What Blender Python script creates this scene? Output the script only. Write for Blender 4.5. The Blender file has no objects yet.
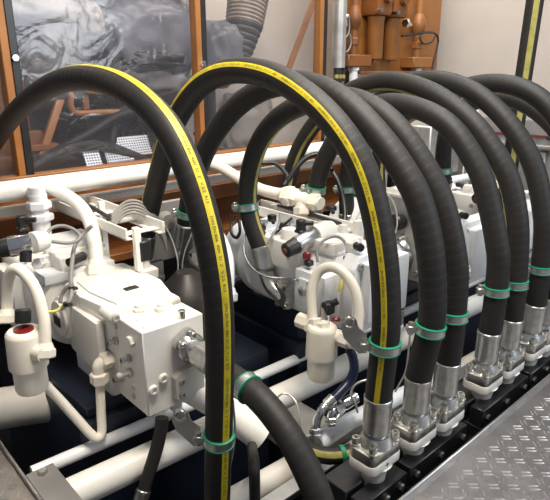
import bpy, bmesh, math, random
from mathutils import Vector, Matrix, noise
random.seed(7)
scn = bpy.context.scene
COL = scn.collection

# ------------------------------------------------------------------ camera, world, lamps, exposure
cd = bpy.data.cameras.new('camera'); cam = bpy.data.objects.new('camera', cd); COL.objects.link(cam)
cd.sensor_width = 36.0; cd.lens = 36.0 * 561.0 / 550.0; cd.clip_start = 0.02; cd.clip_end = 60
cam.location = (0, 0, 1.1)
cam.rotation_euler = (math.radians(90 - 18), 0, math.radians(47.5 - 90))
scn.camera = cam
w = bpy.data.worlds.new('room_air'); scn.world = w; w.use_nodes = True
bg = w.node_tree.nodes['Background']; bg.inputs[0].default_value = (0.80, 0.86, 1.0, 1); bg.inputs[1].default_value = 0.22
def area(name, loc, target, sx, sy, power, color):
    l = bpy.data.lights.new(name, 'AREA'); l.shape = 'RECTANGLE'; l.size = sx; l.size_y = sy
    l.energy = power; l.color = color
    o = bpy.data.objects.new(name, l); COL.objects.link(o); o.location = loc
    d = Vector(target) - Vector(loc); o.rotation_euler = d.to_track_quat('-Z', 'Y').to_euler(); return o
area('ceiling_lamp', (0.85, 0.75, 2.75), (0.75, 1.6, 0.2), 0.9, 0.5, 112, (1.0, 0.91, 0.78))
area('ceiling_lamp', (2.3, 0.9, 2.9), (2.1, 1.1, 0), 1.6, 0.5, 52, (0.92, 0.96, 1.0))
area('door_daylight', (2.6, -1.6, 1.9), (1.6, 1.2, 0.3), 1.6, 1.6, 46, (0.86, 0.93, 1.0))
area('back_wall_fill', (3.2, 2.2, 3.1), (3.4, 3.6, 1.1), 2.6, 0.4, 75, (1.0, 0.91, 0.80))  # fill light added to brighten the pale back wall
scn.view_settings.view_transform = 'Standard'; scn.view_settings.look = 'None'
scn.view_settings.gamma = 1.0; scn.view_settings.use_curve_mapping = False
scn.view_settings.exposure = 0.0

# ------------------------------------------------------------------ materials
M = {}
def mat(name, col, rough=0.5, metal=0.0, var=0.0, vscale=8.0, bump=0.0, bscale=60.0, spec=0.5, coat=0.0, dirt=None):
    m = bpy.data.materials.new(name); m.use_nodes = True; nt = m.node_tree; b = nt.nodes['Principled BSDF']
    b.inputs['Base Color'].default_value = (*col, 1); b.inputs['Roughness'].default_value = rough
    b.inputs['Metallic'].default_value = metal; b.inputs['Specular IOR Level'].default_value = spec
    if coat: b.inputs['Coat Weight'].default_value = coat; b.inputs['Coat Roughness'].default_value = 0.12
    tc = nt.nodes.new('ShaderNodeTexCoord')
    if var or dirt:
        n = nt.nodes.new('ShaderNodeTexNoise'); n.inputs['Scale'].default_value = vscale; n.inputs['Detail'].default_value = 5
        nt.links.new(tc.outputs['Object'], n.inputs['Vector'])
        r = nt.nodes.new('ShaderNodeValToRGB'); d = dirt or tuple(c * (1 - var) for c in col)
        r.color_ramp.elements[0].position = 0.34; r.color_ramp.elements[0].color = (*d, 1)
        r.color_ramp.elements[1].position = 0.56; r.color_ramp.elements[1].color = (*col, 1)
        nt.links.new(n.outputs['Fac'], r.inputs['Fac']); nt.links.new(r.outputs['Color'], b.inputs['Base Color'])
    if bump:
        n2 = nt.nodes.new('ShaderNodeTexNoise'); n2.inputs['Scale'].default_value = bscale; n2.inputs['Detail'].default_value = 4
        nt.links.new(tc.outputs['Object'], n2.inputs['Vector'])
        bp = nt.nodes.new('ShaderNodeBump'); bp.inputs['Strength'].default_value = bump; bp.inputs['Distance'].default_value = 0.004
        nt.links.new(n2.outputs['Fac'], bp.inputs['Height']); nt.links.new(bp.outputs['Normal'], b.inputs['Normal'])
    M[name] = m; return m
mat('white_paint', (0.84, 0.81, 0.75), 0.33, 0, 0.07, 6, 0.15, 40)
mat('cream_paint', (0.80, 0.74, 0.63), 0.34, 0, 0.06, 6)
mat('cool_white', (0.80, 0.81, 0.82), 0.35, 0, 0.10, 5, 0.12, 40)
mat('shaded_dusty_white', (0.56, 0.53, 0.48), 0.45, 0, 0.25, 7)  # white taken darker to carry the shadow on the left suction pipe
mat('galvanised', (0.62, 0.62, 0.60), 0.34, 1.0, 0.22, 40, 0.1, 90)
mat('chrome', (0.78, 0.78, 0.78), 0.16, 1.0)
mat('zinc', (0.66, 0.64, 0.58), 0.28, 1.0, 0.2, 60)
mat('brushed_steel', (0.55, 0.55, 0.54), 0.38, 1.0, 0.15, 12)
mat('black_steel', (0.018, 0.018, 0.020), 0.32, 0.0, 0.3, 20, 0.1, 70)
mat('black_plastic', (0.014, 0.014, 0.015), 0.4)
mat('dark_blue', (0.010, 0.016, 0.032), 0.45, 0, 0.35, 5)
mat('floor_dark', (0.014, 0.014, 0.016), 0.55, 0, 0.4, 3)
mat('oxide_red', (0.055, 0.018, 0.014), 0.6, 0, 0.4, 9)
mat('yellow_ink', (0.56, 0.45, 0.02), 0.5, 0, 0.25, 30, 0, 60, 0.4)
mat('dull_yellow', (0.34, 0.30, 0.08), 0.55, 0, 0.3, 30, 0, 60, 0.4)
mat('print_black', (0.03, 0.026, 0.012), 0.6)
mat('green_rubber', (0.0, 0.20, 0.10), 0.45)
mat('blue_hose', (0.006, 0.011, 0.042), 0.35)
mat('orange_paint', (0.31, 0.125, 0.032), 0.42, 0, 0.25, 5)
mat('orange_dark', (0.20, 0.07, 0.016), 0.5, 0, 0.4, 6)
mat('grey_plastic', (0.20, 0.19, 0.18), 0.45, 0, 0.2, 6)
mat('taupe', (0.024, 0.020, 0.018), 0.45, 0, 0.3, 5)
mat('grey_cable', (0.27, 0.255, 0.24), 0.45)
mat('wire_rope', (0.52, 0.50, 0.46), 0.35, 0.8)
mat('red_cap', (0.17, 0.008, 0.012), 0.3)
mat('blanket_grey', (0.17, 0.16, 0.155), 0.5, 0.0, 0.35, 5, 0.3, 14)
mat('blanket_light', (0.36, 0.325, 0.29), 0.5, 0.0, 0.35, 6, 0.3, 14)
mat('blanket_blue', (0.155, 0.155, 0.17), 0.4, 0.0, 0.4, 4, 0.35, 9)
mat('engine_dark', (0.016, 0.013, 0.013), 0.5, 0, 0.5, 6, 0.3, 20)
mat('duct_cloth', (0.085, 0.08, 0.078), 0.5, 0, 0.35, 12)
mat('duct_scorched', (0.30, 0.25, 0.20), 0.5, 0, 0.3, 12)
mat('wall_paint', (0.68, 0.61, 0.53), 0.55, 0, 0.10, 1.4)
mat('wall_white', (0.66, 0.61, 0.56), 0.5, 0, 0.08, 1.6)
mat('plate_steel', (0.215, 0.20, 0.195), 0.48, 0.9, 0.28, 7, 0.25, 110)
mat('plate_worn', (0.40, 0.365, 0.335), 0.36, 1.0, 0.35, 9, 0.3, 90)
mat('plate_bright', (0.50, 0.48, 0.46), 0.42, 1.0)
mat('plate_edge', (0.55, 0.53, 0.51), 0.3, 1.0, 0.2, 12)
mat('red_line', (0.13, 0.03, 0.03), 0.5)
mat('tape_yellow', (0.75, 0.62, 0.12), 0.5)
mat('alu', (0.50, 0.49, 0.47), 0.42, 0.7, 0.3, 6)

def rubber():
    m = bpy.data.materials.new('rubber'); m.use_nodes = True; nt = m.node_tree; b = nt.nodes['Principled BSDF']
    b.inputs['Base Color'].default_value = (0.026, 0.023, 0.022, 1); b.inputs['Roughness'].default_value = 0.58
    b.inputs['Specular IOR Level'].default_value = 0.36
    uv = nt.nodes.new('ShaderNodeUVMap'); sep = nt.nodes.new('ShaderNodeSeparateXYZ'); nt.links.new(uv.outputs['UV'], sep.inputs[0])
    # the cloth wrap leaves a shallow helical ridge: frac(length / pitch + turn)
    a = nt.nodes.new('ShaderNodeMath'); a.operation = 'MULTIPLY_ADD'; a.inputs[1].default_value = 34.0
    nt.links.new(sep.outputs['X'], a.inputs[0]); nt.links.new(sep.outputs['Y'], a.inputs[2])
    fr = nt.nodes.new('ShaderNodeMath'); fr.operation = 'FRACT'; nt.links.new(a.outputs[0], fr.inputs[0])
    gr = nt.nodes.new('ShaderNodeMapRange'); gr.interpolation_type = 'SMOOTHSTEP'; gr.inputs['From Max'].default_value = 0.35; nt.links.new(fr.outputs[0], gr.inputs['Value'])
    tc = nt.nodes.new('ShaderNodeTexCoord'); n = nt.nodes.new('ShaderNodeTexNoise'); n.inputs['Scale'].default_value = 70
    nt.links.new(tc.outputs['Object'], n.inputs['Vector'])
    ad = nt.nodes.new('ShaderNodeMath'); ad.operation = 'MULTIPLY_ADD'; ad.inputs[1].default_value = 0.5
    nt.links.new(n.outputs['Fac'], ad.inputs[0]); nt.links.new(gr.outputs[0], ad.inputs[2])
    bp = nt.nodes.new('ShaderNodeBump'); bp.inputs['Strength'].default_value = 0.22; bp.inputs['Distance'].default_value = 0.0025
    nt.links.new(ad.outputs[0], bp.inputs['Height']); nt.links.new(bp.outputs['Normal'], b.inputs['Normal'])
    n2 = nt.nodes.new('ShaderNodeTexNoise'); n2.inputs['Scale'].default_value = 9; nt.links.new(tc.outputs['Object'], n2.inputs['Vector'])
    r = nt.nodes.new('ShaderNodeValToRGB'); r.color_ramp.elements[0].color = (0.010, 0.009, 0.0085, 1); r.color_ramp.elements[1].color = (0.019, 0.017, 0.016, 1)
    nt.links.new(n2.outputs['Fac'], r.inputs['Fac']); nt.links.new(r.outputs['Color'], b.inputs['Base Color'])
    M['rubber'] = m
rubber()
def film():
    m = bpy.data.materials.new('clear_film'); m.use_nodes = True; nt = m.node_tree; nt.nodes.clear()
    out = nt.nodes.new('ShaderNodeOutputMaterial'); tr = nt.nodes.new('ShaderNodeBsdfTransparent'); tr.inputs[0].default_value = (0.93, 0.93, 0.95, 1)
    gl = nt.nodes.new('ShaderNodeBsdfGlossy'); gl.inputs['Roughness'].default_value = 0.14
    df = nt.nodes.new('ShaderNodeBsdfDiffuse'); df.inputs[0].default_value = (0.6, 0.6, 0.64, 1)
    tc = nt.nodes.new('ShaderNodeTexCoord'); n = nt.nodes.new('ShaderNodeTexNoise'); n.inputs['Scale'].default_value = 5; n.inputs['Detail'].default_value = 3
    n.inputs['Distortion'].default_value = 1.5
    nt.links.new(tc.outputs['Object'], n.inputs['Vector'])
    bp = nt.nodes.new('ShaderNodeBump'); bp.inputs['Strength'].default_value = 0.5; bp.inputs['Distance'].default_value = 0.015
    nt.links.new(n.outputs['Fac'], bp.inputs['Height']); nt.links.new(bp.outputs['Normal'], gl.inputs['Normal'])
    m1 = nt.nodes.new('ShaderNodeMixShader'); m1.inputs[0].default_value = 0.022; nt.links.new(tr.outputs[0], m1.inputs[1]); nt.links.new(df.outputs[0], m1.inputs[2])
    m2 = nt.nodes.new('ShaderNodeMixShader'); m2.inputs[0].default_value = 0.05; nt.links.new(m1.outputs[0], m2.inputs[1]); nt.links.new(gl.outputs[0], m2.inputs[2])
    nt.links.new(m2.outputs[0], out.inputs[0]); M['clear_film'] = m
film()
def perforated():
    m = bpy.data.materials.new('perforated'); m.use_nodes = True; nt = m.node_tree; b = nt.nodes['Principled BSDF']; out = nt.nodes['Material Output']
    b.inputs['Base Color'].default_value = (0.62, 0.62, 0.62, 1); b.inputs['Metallic'].default_value = 0.6; b.inputs['Roughness'].default_value = 0.4
    tc = nt.nodes.new('ShaderNodeTexCoord'); v = nt.nodes.new('ShaderNodeTexVoronoi'); v.voronoi_dimensions = '2D'
    v.inputs['Scale'].default_value = 70; v.inputs['Randomness'].default_value = 0.0
    nt.links.new(tc.outputs['Object'], v.inputs['Vector'])
    lt = nt.nodes.new('ShaderNodeMath'); lt.operation = 'LESS_THAN'; lt.inputs[1].default_value = 0.36; nt.links.new(v.outputs['Distance'], lt.inputs[0])
    tr = nt.nodes.new('ShaderNodeBsdfTransparent'); mx = nt.nodes.new('ShaderNodeMixShader')
    nt.links.new(lt.outputs[0], mx.inputs[0]); nt.links.new(b.outputs[0], mx.inputs[1]); nt.links.new(tr.outputs[0], mx.inputs[2]); nt.links.new(mx.outputs[0], out.inputs[0])
    M['perforated'] = m
perforated()

# ------------------------------------------------------------------ mesh builder
def V(p): return Vector(p)
def frame_for(d):
    d = d.normalized(); a = Vector((0, 0, 1)) if abs(d.z) < 0.9 else Vector((1, 0, 0))
    u = d.cross(a).normalized(); return u, d.cross(u).normalized()
def smooth_path(pts, n=10):
    P = [V(p) for p in pts]
    if len(P) < 3: return P
    P = [P[0] * 2 - P[1]] + P + [P[-1] * 2 - P[-2]]; out = []
    for i in range(1, len(P) - 2):
        a, b, c, d = P[i - 1:i + 3]
        for k in range(n):
            t = k / n
            out.append(0.5 * ((2 * b) + (c - a) * t + (2 * a - 5 * b + 4 * c - d) * t * t + (3 * b - a - 3 * c + d) * t ** 3))
    out.append(P[-2]); return out
def relax(P, it):
    for _ in range(it): P = [P[0]] + [(P[i - 1] + P[i] * 2 + P[i + 1]) / 4 for i in range(1, len(P) - 1)] + [P[-1]]
    return P
def fillet(pts, r, n=6):
    P = [V(p) for p in pts]; out = [P[0]]
    for i in range(1, len(P) - 1):
        a, b, c = P[i - 1], P[i], P[i + 1]; da, dc = (a - b), (c - b); q = min(r, da.length * .49, dc.length * .49)
        s, e = b + da.normalized() * q, b + dc.normalized() * q
        for k in range(n + 1):
            t = k / n; out.append(s * (1 - t) ** 2 + b * 2 * t * (1 - t) + e * t * t)
    out.append(P[-1]); return out
def frames(path, ref):
    """tangent, outward normal in the bend plane, plane normal"""
    L = []
    for i, p in enumerate(path):
        t = (path[min(i + 1, len(path) - 1)] - path[max(i - 1, 0)]).normalized()
        b = (ref - t * ref.dot(t)).normalized(); L.append((t, t.cross(b), b))
    return L
class MB:
    def __init__(s): s.bm = bmesh.new(); s.uv = s.bm.loops.layers.uv.new('UVMap')
    def box(s, c, d, bev=0.0, rot=None, seg=1):
        b = bmesh.new(); bmesh.ops.create_cube(b, size=1.0)
        for v in b.verts: v.co = Vector((v.co.x * d[0], v.co.y * d[1], v.co.z * d[2]))
        if bev: bmesh.ops.bevel(b, geom=list(b.edges), offset=bev, segments=seg, affect='EDGES', profile=0.6)
        R = rot.to_matrix() if hasattr(rot, 'to_matrix') else (rot or Matrix.Identity(3))
        return s._merge(b, lambda q: V(c) + R @ q)
    def _merge(s, b, f):
        mp = {}
        for v in b.verts: mp[v] = s.bm.verts.new(f(v.co))
        for fc in b.faces:
            try: s.bm.faces.new([mp[v] for v in fc.verts])
            except ValueError: pass
        b.free(); return s
    def bb(s, lo, hi, bev=0.0, seg=1):
        lo, hi = V(lo), V(hi); return s.box((lo + hi) / 2, hi - lo, bev, None, seg)
    def lathe(s, p0, p1, prof, n=24, phase=0.0):
        """prof: list of (t along p0->p1 as 0..1, radius)"""
        p0, p1 = V(p0), V(p1); d = p1 - p0; u, v = frame_for(d); rings = []
        for t, r in prof:
            c = p0 + d * t
            rings.append([s.bm.verts.new(c + (u * math.cos(a) + v * math.sin(a)) * max(r, 1e-4)) for a in (phase + 2 * math.pi * k / n for k in range(n))])
        for A, B in zip(rings, rings[1:]):
            for k in range(n): s.bm.faces.new((A[k], A[(k + 1) % n], B[(k + 1) % n], B[k]))
        s.bm.faces.new(rings[0][::-1]); s.bm.faces.new(rings[-1]); return s
    def cyl(s, p0, p1, r, r2=None, n=20, bev=0.0):
        r2 = r if r2 is None else r2; L = max((V(p1) - V(p0)).length, 1e-6); b = bev / L
        return s.lathe(p0, p1, [(0, r - bev), (b, r), (1 - b, r2), (1, r2 - bev)] if bev else [(0, r), (1, r2)], n)
    def hexa(s, p0, p1, r, phase=0.0):
        L = (V(p1) - V(p0)).length; b = min(0.12 * r / L, .3)
        return s.lathe(p0, p1, [(0, r * .88), (b, r), (1 - b, r), (1, r * .88)], 6, phase)
    def tube(s, path, r, n=14, ref=None, radii=None):
        path = [V(p) for p in path]
        if ref is None:
            t0 = (path[1] - path[0]).normalized(); u, _ = frame_for(t0); F = []
            for i, p in enumerate(path):
                t = (path[min(i + 1, len(path) - 1)] - path[max(i - 1, 0)]).normalized(); u = (u - t * u.dot(t)).normalized(); F.append((t, u, t.cross(u)))
        else: F = frames(path, V(ref))
        rings = []; ln = [0.0]
        for i in range(1, len(path)): ln.append(ln[-1] + (path[i] - path[i - 1]).length)
        for i, p in enumerate(path):
            rr = radii[i] if radii else r
            rings.append([s.bm.verts.new(p + (F[i][1] * math.cos(2 * math.pi * k / n) + F[i][2] * math.sin(2 * math.pi * k / n)) * rr) for k in range(n)])
        for i in range(len(rings) - 1):
            for k in range(n):
                k2 = (k + 1) % n; f = s.bm.faces.new((rings[i][k], rings[i][k2], rings[i + 1][k2], rings[i + 1][k]))
                for lp, uvc in zip(f.loops, ((ln[i], k / n), (ln[i], (k + 1) / n), (ln[i + 1], (k + 1) / n), (ln[i + 1], k / n))): lp[s.uv].uv = uvc
        s.bm.faces.new(rings[0][::-1]); s.bm.faces.new(rings[-1]); return s
    def band(s, path, ref, r0, r1, phi, half):
        """raised strip following a hose at angle phi from the outside of the bend"""
        F = frames(path, V(ref)); K = 4; rows = []
        for p, (t, o, b) in zip(path, F):
            row = []
            for rr, ks in ((r1, range(K + 1)), (r0, range(K, -1, -1))):
                for k in ks:
                    a = phi - half + 2 * half * k / K; row.append(s.bm.verts.new(p + (o * math.cos(a) + b * math.sin(a)) * rr))
            rows.append(row)
        m = len(rows[0])
        for A, B in zip(rows, rows[1:]):
            for k in range(m): s.bm.faces.new((A[k], A[(k + 1) % m], B[(k + 1) % m], B[k]))
        s.bm.faces.new(rows[0][::-1]); s.bm.faces.new(rows[-1]); return s
    def prism(s, poly, o, ux, uy, d, bev=0.0):
        """poly in plane (ux, uy) at o, extruded by vector d"""
        b = bmesh.new(); o, ux, uy, d = V(o), V(ux), V(uy), V(d)
        A = [b.verts.new(o + ux * x + uy * y) for x, y in poly]; B = [b.verts.new(v.co + d) for v in A]; n = len(A)
        b.faces.new(A[::-1]); b.faces.new(B)
        for k in range(n): b.faces.new((A[k], A[(k + 1) % n], B[(k + 1) % n], B[k]))
        bmesh.ops.recalc_face_normals(b, faces=list(b.faces))
        if bev: bmesh.ops.bevel(b, geom=list(b.edges), offset=bev, segments=2, affect='EDGES', profile=0.6)
        return s._merge(b, lambda q: q.copy())
    def ball(s, c, r, sc=(1, 1, 1), n=14):
        b = bmesh.new(); bmesh.ops.create_uvsphere(b, u_segments=n, v_segments=max(6, n // 2 + 1), radius=r)
        return s._merge(b, lambda q: V(c) + Vector((q.x * sc[0], q.y * sc[1], q.z * sc[2])))
    def build(s, name, material, parent=None, angle=38, second=None):
        bmesh.ops.recalc_face_normals(s.bm, faces=list(s.bm.faces))
        off = Vector((0, 0, 0)); q = parent
        while q is not None: off += q.location; q = q.parent
        if off.length: bmesh.ops.translate(s.bm, verts=list(s.bm.verts), vec=-off)
        me = bpy.data.meshes.new(name); s.bm.to_mesh(me); s.bm.free()
        for p in me.polygons: p.use_smooth = True
        me.set_sharp_from_angle(angle=math.radians(angle))
        me.materials.append(M[material])
        if second: me.materials.append(M[second])
        o = bpy.data.objects.new(name, me); COL.objects.link(o)
        if parent is not None: o.parent = parent
        return o
def tag(o, label, cat, group=None, kind=None):
    o['label'] = label; o['category'] = cat
    if group: o['group'] = group
    if kind: o['kind'] = kind
    return o
def thing(name, label, cat, loc, group=None):
    o = bpy.data.objects.new(name, None); COL.objects.link(o); o.location = loc; o.empty_display_size = 0.05
    return tag(o, label, cat, group)
def structure(name, mb, material, angle=38):
    o = mb.build(name, material, None, angle); o['kind'] = 'structure'; return o
def copy_tree(o, parent=None, skip=()):
    c = o.copy(); COL.objects.link(c)
    if parent is not None: c.parent = parent
    for ch in list(o.children):
        if ch.name.split('.')[0] not in skip: copy_tree(ch, c, skip)
    return c
def bolt(mb, p, d, r=0.008, h=0.008):
    """socket head cap screw standing on p along d"""
    p, d = V(p), V(d).normalized()
    mb.lathe(p, p + d * h, [(0, r), (.85, r), (1, r * .88), (1, r * .5), (.55, r * .48)], 14)
def hexbolt(mb, p, d, r=0.009, h=0.007):
    p, d = V(p), V(d).normalized(); mb.hexa(p, p + d * h, r)

X, Y, Z = Vector((1, 0, 0)), Vector((0, 1, 0)), Vector((0, 0, 1))

# ------------------------------------------------------------------ the setting
b = MB(); b.bb((-1.6, -1.6, -0.80), (5.6, 4.2, -0.75)); structure('floor', b, 'floor_dark')
b = MB(); b.bb((-1.6, 3.6, -0.75), (5.4, 3.7, 3.2)); structure('wall_back', b, 'wall_paint')
b = MB(); b.bb((5.2, -1.6, -0.75), (5.3, 3.6, 3.2))
for k in range(16):                                  # folded sheet: shallow vertical ribs
    y = -0.7 + k * 0.16; b.box((5.195, y, 1.2), (0.03, 0.06, 3.9), 0.01)
structure('wall_end', b, 'wall_white')

# clear screen in its orange frame
b = MB()
b.bb((-0.4, 2.60, 0.64), (2.735, 2.603, 2.3)); structure('window_1', b, 'clear_film')
b = MB()
for x in (0.845, 1.82, 2.755): b.bb((x - .022, 2.565, 0.55), (x + .013, 2.625, 2.4), 0.004)
b.bb((-0.4, 2.56, 0.575), (2.75, 2.63, 0.645), 0.004)
o = structure('trim_1', b, 'orange_paint')
b = MB()
for x in (0.845, 1.82, 2.755):
    b.bb((x + .014, 2.57, 0.56), (x + .050, 2.622, 2.4), 0.004)
structure('trim_2', b, 'black_steel')
for i, p in enumerate([(0.874, 2.565, 1.139), (1.833, 2.565, 1.119)]):
    b = MB(); hexbolt(b, p, -Y, .016, .012)
    tag(b.build('bolt', 'chrome'), ['bright bolt on the black strip of the left screen post', 'bright bolt on the black strip of the middle screen post'][i], 'bolt')

# ------------------------------------------------------------------ chequer plate walkways
def bars(b, x0, x1, y0, y1, z, pitch, inside=None):
    nx = int((x1 - x0) / pitch); ny = int((y1 - y0) / pitch)
    for i in range(nx):
        for j in range(ny):
            cx, cy = x0 + (i + .5) * pitch, y0 + (j + .5) * pitch
            a = math.pi / 4 if (i + j) % 2 else -math.pi / 4
            for s in (-1, 1):
                u = Vector((math.cos(a), math.sin(a), 0)); v = Vector((-math.sin(a), math.cos(a), 0))
                c = Vector((cx, cy, z)) + v * (s * pitch * .17); L, W, H = pitch * .42, pitch * .085, 0.0026
                ring = [c + u * L, c + u * L * .5 + v * W, c - u * L * .5 + v * W, c - u * L, c - u * L * .5 - v * W, c + u * L * .5 - v * W]
                top = [c + u * L * .55 + Z * H, c - u * L * .55 + Z * H]
                R = [b.bm.verts.new(q - Z * .0005) for q in ring]; T = [b.bm.verts.new(q) for q in top]
                for f in ((R[0], R[1], T[0]), (R[1], R[2], T[1], T[0]), (R[2], R[3], T[1]), (R[3], R[4], T[1]), (R[4], R[5], T[0], T[1]), (R[5], R[0], T[0])): b.bm.faces.new(f).material_index = 1
w1 = thing('walkway_plate', 'grey steel chequer plate walkway along the row of hose feet', 'floor plate', (2.0, 0.2, -0.006))
b = MB(); b.bb((0.36, -0.9, -0.012), (3.4, 0.672, -0.004)); bars(b, 0.9, 3.0, -0.19, 0.66, -0.004, 0.039); b.build('deck_plate', 'plate_steel', w1, 38, 'plate_bright')
b = MB(); b.bb((0.36, 0.664, -0.05), (3.4, 0.672, 0.014), 0.002)
b.prism([(0, 0), (.009, 0), (0, .014)], (0.36, 0.664, -0.004), (0, -1, 0), (0, 0, 1), (3.04, 0, 0)); b.build('turned_up_edge', 'plate_edge', w1)
b = MB(); b.bb((0.5, 0.50, -0.74), (0.58, 0.60, -0.012)); b.bb((3.0, 0.50, -0.74), (3.08, 0.60, -0.012)); b.bb((0.5, -0.7, -0.74), (0.58, -0.6, -0.012)); b.bb((3.0, -0.7, -0.74), (3.08, -0.6, -0.012)); b.build('post', 'black_steel', w1)
w2 = thing('walkway_plate', 'worn chequer plate corner at the lower left, below the white filter', 'floor plate', (0.0, 1.4, -0.006))
b = MB(); b.bb((-0.9, -0.9, -0.012), (0.355, 2.15, -0.004)); bars(b, -0.1, 0.345, 0.8, 1.9, -0.004, 0.034); b.build('deck_plate', 'plate_worn', w2, 38, 'plate_bright')
b = MB(); b.bb((0.356, 0.70, -0.055), (0.364, 2.15, 0.012), 0.002); b.build('turned_up_edge', 'plate_edge', w2)
b = MB(); b.bb((0.2, 0.75, -0.74), (0.28, 0.83, -0.012)); b.bb((0.2, 1.95, -0.74), (0.28, 2.03, -0.012)); b.bb((-.8, 1.95, -0.74), (-.72, 2.03, -0.012)); b.build('post', 'black_steel', w2)
sb = thing('support_angle', 'grey flat steel support bolted beside the lower left plate', 'bracket', (0.43, 1.25, -0.2))
b = MB(); b.bb((0.372, 0.85, -0.026), (0.452, 1.47, -0.014), 0.002); b.bb((0.372, 0.85, -0.74), (0.384, 1.30, -0.02), 0.002); b.build('angle_bar', 'grey_plastic', sb)
b = MB(); hexbolt(b, (0.413, 1.443, -0.014), Z, .014, .012); b.build('bolt', 'zinc', sb)

# ------------------------------------------------------------------ dark tanks the pumps stand on
t = thing('oil_tank', 'dark blue steel tank under the front left pump', 'tank', (0.95, 1.85, -0.75))
b = MB(); b.bb((0.56, 1.52, -0.75), (1.36, 2.35, 0.02), 0.01, 2); b.build('tank_body', 'dark_blue', t)
b = MB(); b.bb((0.60, 1.55, 0.02), (0.98, 2.30, 0.06), 0.006); b.build('mounting_pad', 'dark_blue', t)
t = thing('oil_tank', 'dark blue steel tank under the middle and far pumps', 'tank', (2.2, 1.8, -0.75))
b = MB(); b.bb((1.44, 1.43, -0.75), (3.08, 2.2, 0.04), 0.01, 2); b.build('tank_body', 'dark_blue', t)
for x in (1.46, 2.12, 2.72):
    b = MB(); b.bb((x, 1.45, 0.04), (x + .2, 1.9, 0.17), 0.006); b.build('mounting_pad', 'dark_blue', t)

# ------------------------------------------------------------------ long pipes
def pipe(name, label, path, r, m, fil=0.0, cat='pipe', n=24, nuts=(), group=None):
    base = V(path[len(path) // 2]); root = thing(name, label, cat, base, group)
    b = MB(); b.tube(fillet(path, fil) if fil else path, r, n); b.build('tube', m, root)
    for p, d, rr, h in nuts:
        k = MB(); d = V(d).normalized(); k.hexa(V(p) - d * h / 2, V(p) + d * h / 2, rr); k.build('union_nut', m, root)
    return root
hp = pipe('header_pipe', 'thick white header pipe running along the back below the clear screen', [(-.2, 2.3, .640), (1.2, 2.3, .640), (3.3, 2.3, .640)], .041, 'white_paint')
for x in (0.2, 3.2):
    b = MB(); b.bb((x - .02, 2.28, -0.75), (x + .02, 2.32, .60), .003); b.build('stand', 'black_steel', hp)
rail = thing('cable_rail', 'thin white flat rail just under the header pipe', 'rail', (1.2, 2.36, .54))
b = MB(); b.bb((-.2, 2.352, .525), (3.0, 2.368, .565), .002); b.bb((-.2, 2.33, .563), (3.0, 2.368, .569), .001); b.build('rail_bar', 'white_paint', rail)
b = MB(); b.bb((-.1, 2.355, -.75), (-.06, 2.40, .53)); b.bb((2.9, 2.355, -.75), (2.94, 2.40, .53)); b.build('stand', 'black_steel', rail)
ob = thing('orange_beam', 'orange brown steel beam low behind the pumps', 'beam', (1.2, 2.45, .4))
b = MB(); b.bb((-.4, 2.42, .42), (3.0, 2.56, .50), .004); b.bb((-.4, 2.54, .2), (3.0, 2.56, .575), .003); b.bb((-.4, 2.42, .2), (3.0, 2.56, .24), .003); b.build('beam_body', 'orange_dark', ob)
b = MB(); b.bb((0.0, 2.45, -.75), (.08, 2.53, .2)); b.bb((2.7, 2.45, -.75), (2.78, 2.53, .2)); b.build('stand', 'black_steel', ob)

pipe('return_pipe', 'thick white pipe crossing low under the port block and the middle filter', [(.40, 1.38, -.075), (1.3, 1.335, -.075), (2.9, 1.27, -.075)], .048, 'white_paint')
pipe('return_pipe', 'dusty white pipe lowest at the bottom edge behind the thick hose', [(.52, 1.11, -.14), (1.5, 1.06, -.14), (2.9, 1.0, -.14)], .042, 'shaded_dusty_white')
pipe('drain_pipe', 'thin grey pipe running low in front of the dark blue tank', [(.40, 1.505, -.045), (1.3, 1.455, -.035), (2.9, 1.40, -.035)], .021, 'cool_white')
pipe('suction_pipe', 'fat white pipe under the left filter canister, shadow put into its colour', [(.30, 1.98, -.04), (.40, 1.93, -.04), (.60, 1.83, -.04)], .072, 'shaded_dusty_white', n=28)
pipe('suction_pipe', 'fat white pipe end slanting down between both black hoses, lower middle', [(0.829, 1.36, 0.159), (0.926, 1.3, 0.065), (1.023, 1.18, -0.053)], .049, 'white_paint', n=28)
pipe('drain_pipe', 'short white pipe lying behind the nearest hose foot', [(1.142, 1.04, -0.059), (1.289, 1.03, -0.039), (1.71, 1.03, -0.079)], .028, 'cool_white')
rb = thing('flat_rail', 'grey flat steel rail lying in front of the white pipes by the nearest foot', 'rail', (1.1, .98, -.11))
b = MB(); b.bb((.80, .955, -.10), (2.8, 1.005, -.088), .002); b.bb((.80, .995, -.16), (2.8, 1.005, -.09)); b.build('rail_bar', 'brushed_steel', rb)
b = MB()
for x in (0.86, 2.7): b.bb((x, .96, -.75), (x + .03, 1.0, -.10))
b.build('stand', 'black_steel', rb)
dk = thing('support_beam', 'black steel beam under the row of hose feet', 'beam', (1.7, .82, -.3))
b = MB(); b.bb((.55, .86, -.21), (2.9, .90, -.13), .003); b.build('beam_body', 'black_steel', dk)
b = MB()
for x in (.6, 1.7, 2.8): b.bb((x, .86, -.75), (x + .05, .90, -.2))
b.build('stand', 'black_steel', dk)
sr = thing('oil_sump', 'dark red painted box at the bottom below the pipes', 'box', (.75, 1.15, -.75))
b = MB(); b.bb((.58, 1.0, -.75), (.98, 1.3, -.34), .01); b.build('sump_body', 'oxide_red', sr)

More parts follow.
